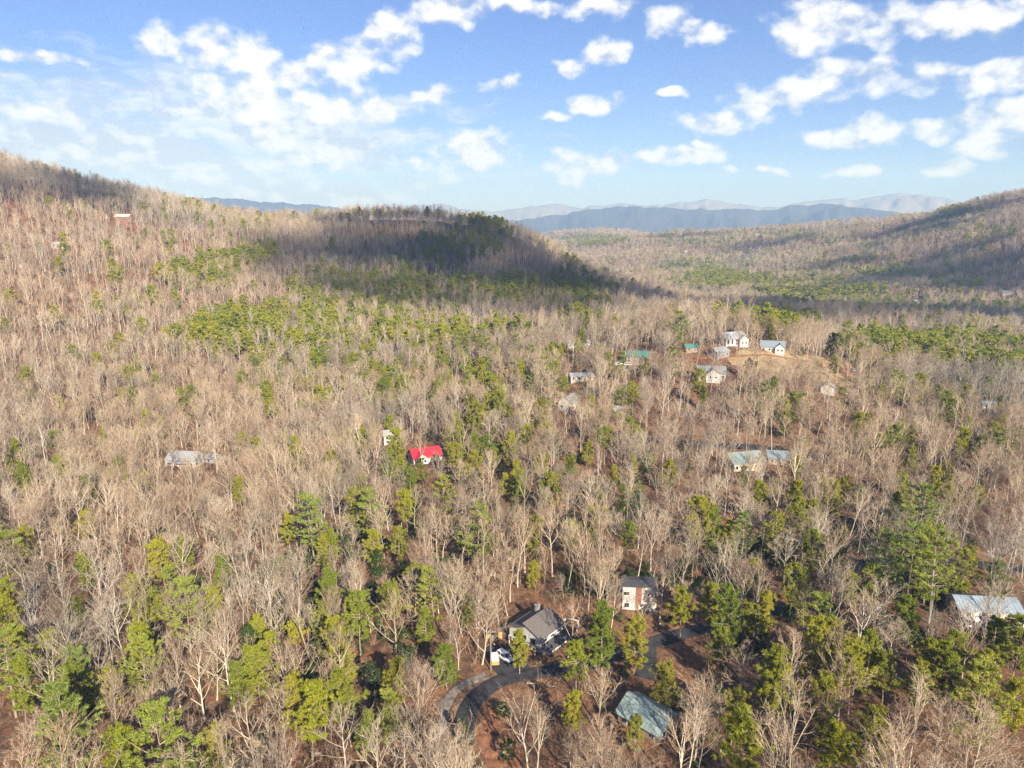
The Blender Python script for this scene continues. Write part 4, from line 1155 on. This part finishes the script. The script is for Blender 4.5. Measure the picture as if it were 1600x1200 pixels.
# ------------------------------------------------------------------ where the trees stand
# pines that the photograph shows one by one: (px, py of the crown's middle, kind, size)
EXPL = [(290, 945, 'W', 1.05), (222, 1025, 'W', 1.0), (122, 1048, 'W', .9), (12, 1045, 'W', .9), (110, 1130, 'W', 1.1), (255, 1160, 'W', 1.15),
        (405, 1050, 'P', 1.05), (372, 1068, 'P', .8), (338, 1155, 'P', .8), (482, 1118, 'P', 1.15), (438, 1042, 'H', .9), (545, 1098, 'P', .95), (603, 1112, 'W', .75), (570, 1140, 'P', .7),
        (528, 985, 'P', 1.05), (560, 960, 'P', 1.05), (618, 946, 'P', .9), (664, 958, 'P', .95), (648, 915, 'P', .8), (697, 1012, 'P', 1.0), (615, 1045, 'P', .9), (585, 1060, 'H', .8), (540, 1020, 'P', .8), (700, 890, 'H', .6),
        (812, 1008, 'P', .72), (902, 1028, 'P', .85), (938, 988, 'P', .8), (993, 985, 'P', 1.05), (890, 1098, 'P', .75), (726, 1140, 'H', .5), (993, 1133, 'P', .65), (1045, 1078, 'P', .9),
        (1066, 945, 'P', .85), (1143, 945, 'P', 1.2), (1110, 925, 'P', .95), (1196, 948, 'P', 1.0), (1124, 1012, 'P', .85), (1205, 1040, 'P', 1.35), (1225, 1075, 'P', .95), (1165, 1140, 'P', 1.2), (1306, 1165, 'P', .9),
        (1272, 1005, 'P', 1.05), (1302, 985, 'P', 1.0), (1362, 1010, 'P', 1.1), (1338, 1032, 'P', 1.0), (1252, 902, 'P', 1.0), (1236, 918, 'P', .9), (1332, 900, 'P', 1.0), (1368, 905, 'P', .95), (1418, 955, 'P', .95), (1300, 870, 'P', .9),
        (1425, 870, 'W', 1.1), (1462, 898, 'W', 1.2), (1392, 882, 'W', .95), (1512, 885, 'P', 1.0), (1562, 898, 'P', .9), (1556, 980, 'P', 1.0), (1592, 1003, 'P', 1.0), (1442, 1040, 'P', 1.0), (1486, 1032, 'P', .95), (1532, 1042, 'P', .9), (1590, 1075, 'P', .95), (1450, 1010, 'P', .9),
        (1385, 1060, 'P', .8), (1120, 1090, 'H', .6), (1110, 820, 'P', 1.0), (1140, 835, 'P', .8), (1216, 835, 'P', 1.1), (1245, 800, 'P', 1.0), (1186, 768, 'P', 1.0), (1165, 785, 'H', .9), (1248, 757, 'P', 1.0), (1302, 762, 'P', 1.15), (1320, 752, 'P', .9), (1420, 812, 'W', .9), (1438, 802, 'W', .95),
        (1462, 750, 'P', .9), (1525, 762, 'P', .9), (1500, 690, 'P', 1.1), (1530, 695, 'P', .9), (1478, 642, 'P', 1.1), (1406, 615, 'W', .95), (1396, 692, 'P', 1.0), (1424, 702, 'P', 1.1), (1505, 668, 'P', .9),
        (1058, 503, 'W', 1.25), (1068, 512, 'W', 1.05), (1318, 532, 'W', 1.2), (1298, 535, 'H', 1.4), (1045, 735, 'P', .95), (945, 692, 'P', .9), (917, 698, 'P', .85), (892, 716, 'P', .9), (960, 730, 'P', .8), (1010, 720, 'P', .8), (990, 617, 'P', 1.0), (1092, 600, 'P', 1.1), (1100, 612, 'P', .9),
        (744, 655, 'P', 1.05), (758, 690, 'P', 1.0), (775, 702, 'P', .95), (808, 745, 'P', 1.05), (788, 745, 'P', .8), (560, 782, 'P', 1.15), (512, 835, 'P', 1.1), (500, 852, 'P', .9), (636, 796, 'P', .95), (586, 838, 'P', 1.0), (622, 850, 'P', .85), (722, 818, 'P', 1.0), (590, 870, 'H', .8),
        (606, 660, 'P', .9), (607, 720, 'P', 1.0), (640, 735, 'P', .9), (662, 740, 'P', .7), (700, 705, 'P', .9), (85, 690, 'P', .8), (38, 745, 'P', .9), (18, 860, 'W', .9), (42, 850, 'P', .8), (135, 815, 'P', .8), (255, 880, 'P', .95), (345, 880, 'P', .9), (375, 770, 'P', .8), (450, 820, 'P', .8), (240, 600, 'P', .9), (300, 615, 'P', 1.0), (305, 630, 'P', .9), (422, 640, 'P', .8), (380, 700, 'P', .0)]
EXPL = [e for e in EXPL if e[3] > 0]
# stands of pine: (px, py, rx, ry, share of pines)
STANDS = [(400, 495, 110, 24, .66), (330, 525, 60, 22, .6), (470, 520, 90, 40, .45), (380, 545, 70, 30, .5), (500, 560, 120, 45, .28), (585, 580, 90, 40, .35), (300, 430, 70, 18, .75), (360, 405, 60, 14, .75), (405, 395, 34, 12, .75), (240, 462, 50, 14, .55),
          (720, 540, 100, 35, .42), (800, 530, 50, 25, .35), (660, 520, 90, 20, .45), (600, 480, 130, 16, .5), (520, 445, 90, 30, .35), (700, 455, 110, 26, .45), (840, 450, 110, 24, .55), (740, 370, 60, 28, .45), (690, 385, 40, 25, .35), (640, 420, 60, 25, .2), (760, 355, 30, 14, .5), (900, 470, 60, 20, .5),
          (745, 595, 60, 22, .4), (830, 600, 60, 20, .22), (560, 640, 120, 60, .10), (780, 680, 90, 60, .25), (700, 760, 150, 80, .12), (960, 700, 90, 40, .16), (900, 640, 80, 40, .12), (1060, 560, 60, 20, .15), (920, 500, 70, 14, .35),
          (1450, 545, 150, 22, .85), (1560, 560, 60, 20, .8), (1380, 535, 40, 18, .6), (1220, 500, 70, 12, .6), (1170, 490, 60, 8, .4), (1520, 515, 60, 10, .35), (1590, 545, 40, 15, .5),
          (1130, 436, 85, 14, 1.0), (1280, 452, 105, 15, 1.1), (1060, 420, 60, 14, .4), (1100, 400, 90, 20, .22), (1400, 425, 60, 12, .55), (1330, 470, 150, 10, .5), (1500, 440, 60, 20, .3), (1100, 375, 90, 12, .3), (1300, 375, 80, 10, .3), (1500, 330, 60, 10, .4), (1180, 365, 200, 8, .25), (930, 375, 60, 8, .7), (1560, 480, 60, 10, .4), (1540, 360, 80, 12, .25),
          (1350, 1000, 260, 90, .42), (1180, 1000, 120, 90, .38), (1450, 900, 150, 60, .45), (1280, 800, 150, 60, .25), (1470, 720, 120, 80, .15), (560, 1000, 110, 90, .16), (640, 960, 80, 60, .2), (480, 1090, 120, 80, .22), (920, 1010, 90, 40, .25), (560, 840, 100, 50, .15), (1500, 1080, 150, 80, .2),
          (120, 1060, 150, 90, .16), (1430, 640, 140, 50, .1), (300, 330, 200, 40, .06), (250, 380, 60, 20, .12),
          (720, 700, 330, 200, .11), (1350, 700, 260, 170, .16), (1300, 1000, 330, 170, .42), (560, 1020, 180, 150, .24), (220, 1020, 280, 200, .2), (200, 650, 260, 200, .05), (980, 800, 300, 120, .10), (940, 1010, 130, 60, .3), (850, 560, 120, 50, .2), (1500, 480, 150, 14, .3), (1180, 415, 260, 30, .22), (1450, 390, 160, 50, .16)]
# ground the photograph shows between thin trees: (px, py, rx, ry, share of trees left out)
THIN = [(775, 1150, 42, 75, .9), (1120, 660, 150, 40, .28), (1180, 690, 60, 16, .5), (1060, 690, 70, 14, .5), (1000, 700, 150, 40, .2), (880, 985, 50, 22, .55), (790, 1030, 40, 28, .85), (740, 1080, 44, 40, .7), (1240, 566, 105, 14, .97), (1150, 566, 40, 10, .8),
        (100, 900, 30, 30, .5), (120, 960, 30, 25, .6), (1000, 1040, 22, 42, .7), (1060, 985, 45, 16, .6), (1090, 545, 60, 12, .5), (985, 560, 50, 14, .4), (1510, 978, 70, 20, .5), (700, 1100, 25, 45, .6), (1085, 1000, 60, 20, .5), (1560, 890, 60, 10, .6)]

def jitter_grid(d0, d1, s, g):
    xm = d1 * math.sin(R(40))
    xs = np.arange(-xm, xm, s); ys = np.arange(d0 * .7, d1, s)
    X, Y = np.meshgrid(xs, ys)
    X = X.ravel() + g.uniform(-.46, .46, X.size) * s; Y = Y.ravel() + g.uniform(-.46, .46, Y.size) * s
    dd = np.hypot(X, Y); aa = np.degrees(np.arctan2(X, Y))
    k = (dd > d0) & (dd <= d1) & (np.abs(aa) < 39.5)
    return X[k], Y[k]
# horizon angle from the camera to each place, to leave out what hills hide
_ds = np.geomspace(60, 4600, 500)
_az = np.arange(-41, 41.01, .5)
_A, _D = np.meshgrid(np.radians(_az), _ds, indexing='ij')
_T = (H(_D * np.sin(_A), _D * np.cos(_A)) + 4.0 - CAM_H) / _D
_T = np.maximum.accumulate(_T, axis=1)
def seen(x, y, z, top=24.0):
    dd = np.hypot(x, y); aa = np.degrees(np.arctan2(x, y))
    i = np.clip(np.round((aa + 41) / .5).astype(int), 0, len(_az) - 1)
    j = np.clip(np.searchsorted(_ds, dd) - 2, 0, len(_ds) - 1)
    return (z + top - CAM_H) / dd > _T[i, j]
def ell(px, py, lst, base):
    p = np.full(px.shape, base)
    for (a, b, rx, ry, w) in lst:
        q = ((px - a) / rx) ** 2 + ((py - b) / ry) ** 2
        p = np.maximum(p, w * np.clip(1.6 - 1.25 * q, 0, 1))
    return p
def blocked(x, y, dmin=0.0):
    bad = np.zeros(x.shape, bool)
    for (fx, fy, fr) in FOOT:
        bad |= (x - fx) ** 2 + (y - fy) ** 2 < (fr + dmin) ** 2
    for c, w in ROADS:
        k = np.nonzero((x > c[:, 0].min() - 8) & (x < c[:, 0].max() + 8) & (y > c[:, 1].min() - 8) & (y < c[:, 1].max() + 8))[0]
        if len(k):
            dd = np.min((x[k, None] - c[None, :, 0]) ** 2 + (y[k, None] - c[None, :, 1]) ** 2, axis=1)
            bad[k] |= dd < (w / 2 + 1.2 + dmin) ** 2
    return bad
def hides(x, y, z, h, g, share=.9, keep=KEEP):
    """does a tree here stand in front of something the photograph shows"""
    px, pb = project(x, y, z); _, pt = project(x, y, z + h)
    dd = np.hypot(x, y)
    bad = np.zeros(x.shape, bool)
    for (kx, ky, rx, ry, kd) in keep:
        half = 3.0 * FPX / kd
        hit = (np.abs(px - kx) < rx + half * .55) & (pt < ky + ry) & (pb > ky - ry) & (dd < kd + 3)
        bad |= hit
    return bad & (g.random(x.shape) < share)

gt = np.random.default_rng(21)
HTS = {'B': [21, 19, 23, 20, 17, 22, 18, 24, 20, 16, 21, 19]}
# explicit pines first
PX, SOFT = [], []
for (px, py, kd, s) in EXPL:
    hh = {'P': 16.5, 'W': 20, 'H': 12}[kd] * s
    x, y, z = at(px, py, up=hh * .66)
    PX.append((x, y, z, kd, s))
    if kd != 'H':
        dk = math.hypot(x, y)
        SOFT.append((px, py, 2.6 * s * FPX / dk, 5.0 * s * FPX / dk, dk))
pxy = np.array([(p[0], p[1]) for p in PX])
def near_explicit(x, y, r):
    bad = np.zeros(x.shape, bool)
    for (ex, ey) in pxy:
        bad |= (x - ex) ** 2 + (y - ey) ** 2 < r * r
    return bad
zones = {}
for zn, (d0, d1, s) in {'near': (70, 520, 5.8), 'mid': (520, 1500, 6.6), 'far': (1500, 4300, 9.5)}.items():
    x, y = jitter_grid(d0, d1, s, gt)
    z = H(x, y)
    k = seen(x, y, z)
    x, y, z = x[k], y[k], z[k]
    px, py = project(x, y, z + 11)
    th = ell(px, project(x, y, z + 2)[1], THIN, 0.06)
    clump = np.sin(x / 23 + np.sin(y / 31) * 2) * np.sin(y / 27 + 1.7 * np.sin(x / 37))
    th = np.maximum(th, np.clip(.12 + .30 * clump, 0, .5))
    k = gt.random(x.size) > th
    if zn == 'near':
        k &= ~blocked(x, y) & ~near_explicit(x, y, 3.2)
    else:
        k &= ~blocked(x, y)
    if zn == 'near':
        k &= ~hides(x, y, z, 17.0, gt, .8, SOFT)
    k &= ~hides(x, y, z, 19.0, gt, .95, HARD)
    k &= ~hides(x, y, z, 19.0, gt, .6 if zn == 'near' else .75)
    x, y, z, px, py = x[k], y[k], z[k], px[k], py[k]
    pp = ell(px, py, STANDS, .025 if zn != 'far' else .045)
    cl2 = np.sin(x / 41 + 2 * np.sin(y / 53)) * np.sin(y / 47 + np.sin(x / 29)) if zn != 'far' else np.sin(x / 110 + 2 * np.sin(y / 130)) * np.sin(y / 120 + np.sin(x / 90))
    pine = gt.random(x.size) < pp * np.clip(1 + .7 * cl2, .25, 1.6)
    zones[zn] = (x, y, z, pine)

# ------------------------------------------------------------------ single trees: the 300 of each kind that show largest
def part_meshes(kind, items, bark, leaf):
    return [(mesh_np(kind + '_trunk', *it[0], bark), mesh_np(kind + '_crown', *it[1], leaf)) for it in items]
SRC = {'B': part_meshes('bare_tree', BARE, M['bark'], M['twig']),
       'P': part_meshes('pine_tree', PINE, M['pine_bark'], M['pine']),
       'W': part_meshes('white_pine', WPINE, M['pine_bark'], M['wpine']),
       'H': part_meshes('hemlock', HEML, M['pine_bark'], M['hemlock'])}
NAMES = {'B': 'bare_tree', 'P': 'pine_tree', 'W': 'white_pine_tree', 'H': 'hemlock_tree'}
LOOK = {'B': 'leafless pale-barked hardwood', 'P': 'yellow-green clumpy pine', 'W': 'layered white pine', 'H': 'small dark evergreen'}
GRP = {'B': 'bare hardwood trees of the near woods', 'P': 'yellow-green pines', 'W': 'white pines', 'H': 'dark evergreens under the hardwoods'}
LAND.update({'white car on the parking pad': (790, 1026), 'road bend': (752, 1088), 'swing set': (892, 972), 'bottom left corner': (40, 1180),
             'bottom right corner': (1570, 1180), 'middle left border': (10, 900), 'middle right border': (1590, 800)})
ONES = ['', 'first', 'second', 'third', 'fourth', 'fifth', 'sixth', 'seventh', 'eighth', 'ninth', 'tenth', 'eleventh', 'twelfth', 'thirteenth', 'fourteenth', 'fifteenth', 'sixteenth', 'seventeenth', 'eighteenth', 'nineteenth']
TENS = {2: ('twentieth', 'twenty'), 3: ('thirtieth', 'thirty'), 4: ('fortieth', 'forty'), 5: ('fiftieth', 'fifty'), 6: ('sixtieth', 'sixty')}
def ordinal(n):
    if n < 20: return ONES[n]
    t, o = divmod(n, 10)
    t = min(t, 6)
    return TENS[t][0] if o == 0 else TENS[t][1] + '-' + ONES[o]
singles = []          # x, y, z, kind, shape, scale, spin, tilt
for (x, y, z, kd, s) in PX:
    singles.append((x, y, z, kd, int(gt.integers(len(SRC[kd]))), s * gt.uniform(.94, 1.06)))
nx, ny, nz_, npine = zones['near']
ppx, ppy = project(nx, ny, nz_ + 12)
inframe = (ppx > -25) & (ppx < 1625) & (ppy < 1225)
dist = np.sqrt(nx ** 2 + ny ** 2 + (CAM_H - nz_) ** 2)
order = np.argsort(np.where(inframe, dist, 1e9))
solo = np.zeros(nx.size, bool)
n_b, n_p = 0, sum(1 for s_ in singles if s_[3] == 'P')
for i in order:
    if not inframe[i]: break
    if npine[i]:
        r_ = gt.random()
        kd = 'P' if r_ < .8 else ('H' if r_ < .87 else 'W')
        if kd == 'P' and n_p >= 290: continue
        n_p += kd == 'P'
        if dist[i] > 520: continue
        singles.append((nx[i], ny[i], nz_[i], kd, int(gt.integers(len(SRC[kd]))), gt.uniform(.66, 1.15)))
        solo[i] = True
    elif n_b < 300:
        n_b += 1
        singles.append((nx[i], ny[i], nz_[i], 'B', int(gt.integers(len(BARE))), gt.uniform(.68, 1.08)))
        solo[i] = True
# tell every single tree apart by its nearest landmark, side and rank
info = []
for k, (x, y, z, kd, sh, s) in enumerate(singles):
    px, py = project(np.array(x), np.array(y), np.array(z + (13 if kd == 'B' else 10) * s))
    best = min(LAND.items(), key=lambda it: math.hypot(it[1][0] - px, it[1][1] - py))
    dx, dy = float(px) - best[1][0], float(py) - best[1][1]
    side = ('right of' if dx > 0 else 'left of') if abs(dx) > abs(dy) else ('above' if dy < 0 else 'below')
    info.append((kd, best[0], side, math.hypot(dx, dy), k))
rank, labels = {}, {}
for kd, lm, side, dd, k in sorted(info, key=lambda t: t[3]):
    key = (kd, lm, side); rank[key] = rank.get(key, 0) + 1
    labels[k] = f"{LOOK[kd]}, {ordinal(rank[key])} nearest {side} the {lm}"
for k, (x, y, z, kd, sh, s) in enumerate(singles):
    o = bpy.data.objects.new(NAMES[kd], None)
    COL.objects.link(o)
    o.location = (x, y, z)
    o.rotation_euler = (gt.normal(0, .03), gt.normal(0, .03), gt.uniform(0, 6.28))
    o.scale = (s * gt.uniform(.92, 1.1),) * 2 + (s,)
    o.empty_display_size = .5
    tag(o, labels[k], 'tree', GRP[kd])
    for nm, me in zip(('trunk', 'crown'), SRC[kd][sh]):
        c = bpy.data.objects.new(nm, me); COL.objects.link(c); c.parent = o

# ------------------------------------------------------------------ the rest of the woods
def mass(name, label, x, y, z, coll, n, lo, hi, tilt=.04, wide=(.9, 1.12)):
    if len(x) == 0: return
    rot = np.column_stack([gt.normal(0, tilt, len(x)), gt.normal(0, tilt, len(x)), gt.uniform(0, 6.28, len(x))])
    s = gt.uniform(lo, hi, len(x)); w = s * gt.uniform(wide[0], wide[1], len(x))
    scatter(name, label, np.column_stack([x, y, z]), rot, np.column_stack([w, w, s]), gt.integers(0, n, len(x)), coll)
BK, PK = [M['bark'], M['twig']], [M['pine_bark'], M['pine']]
c_bn = proto_coll('hardwood_shape', BARE, BK); c_bm = proto_coll('hardwood_mid_shape', BMID, BK); c_bf = proto_coll('hardwood_far_shape', BFAR, BK)
c_pn = proto_coll('pine_shape', PINE, PK); c_pm = proto_coll('pine_mid_shape', PMID, PK); c_pf = proto_coll('pine_far_shape', PFAR, PK)
c_br = proto_coll('brush_shape', BRUSH, [M['brush']])
k = ~npine & ~solo
mass('hardwood_forest', 'leafless hardwood woods filling the near valley', nx[k], ny[k], nz_[k], c_bn, len(BARE), .66, 1.1)
k = npine & ~solo
mass('pine_woods', 'scattered pines among the near hardwoods', nx[k], ny[k], nz_[k], c_pn, len(PINE), .7, 1.1)
x, y, z, p_ = zones['mid']
mass('hardwood_forest', 'leafless hardwood woods covering the middle hills', x[~p_], y[~p_], z[~p_], c_bm, len(BMID), .65, 1.15)
mass('pine_woods', 'pine stands on the middle hills', x[p_], y[p_], z[p_], c_pm, len(PMID), .7, 1.15, wide=(1.15, 1.5))
x, y, z, p_ = zones['far']
mass('hardwood_forest', 'leafless hardwood woods across the far valley and ridge', x[~p_], y[~p_], z[~p_], c_bf, len(BFAR), .85, 1.15, wide=(1.2, 1.6))
mass('pine_woods', 'pine stands in the far valley', x[p_], y[p_], z[p_], c_pf, len(PFAR), .9, 1.25, wide=(1.4, 1.9))
x, y = jitter_grid(70, 620, 5.4, gt)
z = H(x, y)
th = ell(project(x, y, z)[0], project(x, y, z)[1], THIN, .25)
k = (gt.random(x.size) > th) & ~blocked(x, y, -.5) & ~hides(x, y, z, 4.0, gt, .8) & ~hides(x, y, z, 4.0, gt, .95, HARD)
mass('undergrowth', 'brown leafless saplings and brush under the trees', x[k], y[k], z[k], c_br, len(BRUSH), .6, 1.3, .1)
# evergreen laurel thickets in the hollows
SHRUB = [pine_tree(950 + i, h, .02, r, 16, 3, 18, .5, .12, irregular=.4) for i, (h, r) in enumerate([(2.6, 1.9), (3.4, 2.2), (4.2, 2.0)])]
c_sh = proto_coll('laurel_shape', SHRUB, [M['pine_bark'], M['hemlock']])
x, y = jitter_grid(70, 560, 3.6, gt)
z = H(x, y)
px, py = project(x, y, z)
lp = ell(px, py, [(560, 930, 200, 110, .75), (430, 1010, 120, 80, .5), (1000, 905, 160, 40, .8), (1180, 880, 150, 60, .7), (1300, 960, 200, 100, .5), (330, 960, 80, 60, .5), (180, 1050, 120, 80, .5), (700, 850, 180, 60, .4), (1350, 820, 160, 60, .6), (80, 780, 60, 60, .4), (480, 740, 50, 60, .4), (880, 780, 200, 60, .25)], .05)
kk = (gt.random(x.size) < lp * np.clip(.6 + 1.1 * np.sin(x / 9 + 2 * np.sin(y / 13)) * np.sin(y / 11 + x / 31), 0, 1)) & ~blocked(x, y, .3)
mass('evergreen_shrubs', 'dark evergreen laurel thickets under the hardwoods', x[kk], y[kk], z[kk], c_sh, 3, .6, 1.2, .08)
print('TREES near', nx.size, 'mid', zones['mid'][0].size, 'far', zones['far'][0].size, 'singles', len(singles), 'brush', int(k.sum()))

# ------------------------------------------------------------------ clouds standing between the sun and the shaded hillsides
def cloud_mesh(seed, spots, alt):
    g = np.random.default_rng(seed)
    V, F, o = [], [], 0
    bm = bmesh.new(); bmesh.ops.create_icosphere(bm, subdivisions=3, radius=1.0)
    sv = np.array([v.co[:] for v in bm.verts]); sf = np.array([[v.index for v in f.verts] for f in bm.faces]); bm.free()
    for (tx, ty, tz, rx, ry) in spots:
        t = (alt - tz) / sun_dir.z
        c = np.array([tx + sun_dir.x * t, ty + sun_dir.y * t, alt])
        for q in range(13):
            a = g.uniform(0, 6.28); r = math.sqrt(g.uniform(0, 1))
            cc = c + np.array([math.cos(a) * r * rx * .75, math.sin(a) * r * ry * .75, g.uniform(0, 60)])
            s = np.array([rx * 1.2, ry * 1.2, min(rx, ry) * .6]) * g.uniform(.22, .5) * (1.1 - .4 * r)
            dent = 1 + .12 * np.sin(sv @ g.normal(0, 4, 3) + g.uniform(0, 6)) + .08 * np.sin(sv @ g.normal(0, 8, 3))
            v = sv * dent[:, None] * s + cc
            v[:, 2] = np.maximum(v[:, 2], alt - 25)
            V.append(v); F.append(sf + o); o += len(sv)
    return np.concatenate(V), np.concatenate(F)
mc, ntc, bc = new_mat('cloud_vapour')
bc.inputs['Base Color'].default_value = (.92, .93, .95, 1); bc.inputs['Roughness'].default_value = 1.0
cn = noise(ntc, N(ntc, 'ShaderNodeNewGeometry').outputs['Position'], .012, 4.0, .6)
ntc.links.new(ramp(ntc, cn, [(.35, (0, 0, 0)), (.66, (.40, .40, .40))]), bc.inputs['Alpha'])
def spot(px, py, rx, ry, dmin=60.0):
    x, y, z = at(px, py, 10, dmin)
    return (x, y, z, rx, ry)
SPOTS = [spot(620, 338, 120, 60), spot(710, 342, 120, 60), spot(560, 345, 90, 50), spot(770, 385, 120, 80), spot(1420, 370, 160, 60), spot(1540, 330, 140, 60), spot(520, 400, 130, 100), spot(600, 385, 130, 110), spot(680, 350, 110, 80), spot(650, 470, 110, 45), spot(900, 480, 110, 60), spot(480, 440, 80, 60), spot(780, 360, 100, 80), spot(700, 410, 150, 130), spot(800, 410, 140, 130), spot(760, 465, 130, 50), spot(860, 440, 120, 100),
         spot(950, 462, 130, 110), spot(1040, 470, 140, 120), spot(1170, 482, 170, 140), spot(1300, 486, 170, 140), spot(1430, 492, 170, 130), spot(1570, 500, 170, 120),
         spot(30, 290, 130, 90), spot(120, 285, 100, 70), spot(210, 292, 80, 60), spot(1480, 430, 200, 120), spot(1600, 425, 180, 140), spot(1480, 345, 160, 70), spot(1560, 380, 110, 70), spot(1080, 372, 220, 60), spot(1240, 378, 180, 50), spot(1340, 415, 110, 60)]
v, f = cloud_mesh(5, SPOTS, 1900.0)
tag(link('clouds', mesh_np('clouds', v, f, mc, smooth=True)), 'white cumulus drifting overhead and shading the hillsides', kind='stuff')

# ------------------------------------------------------------------ haze
hz = bpy.data.materials.new('haze_air'); hz.use_nodes = True
nt = hz.node_tree; nt.nodes.remove(nt.nodes['Principled BSDF'])
pv = N(nt, 'ShaderNodeVolumePrincipled')
pv.inputs['Color'].default_value = (.38, .62, 1.0, 1)
pv.inputs['Density'].default_value = 1.15e-4
pv.inputs['Anisotropy'].default_value = 0.0
pv.inputs['Absorption Color'].default_value = (.60, .82, 1, 1)
nt.links.new(pv.outputs[0], nt.nodes['Material Output'].inputs['Volume'])
mb = MB(); mb.box(-14600, 14600, -14600, 14600, -260, 900)
hb_ = mb.build('haze', hz)
tag(hb_, 'thin blue haze over the valley and mountains', kind='stuff')
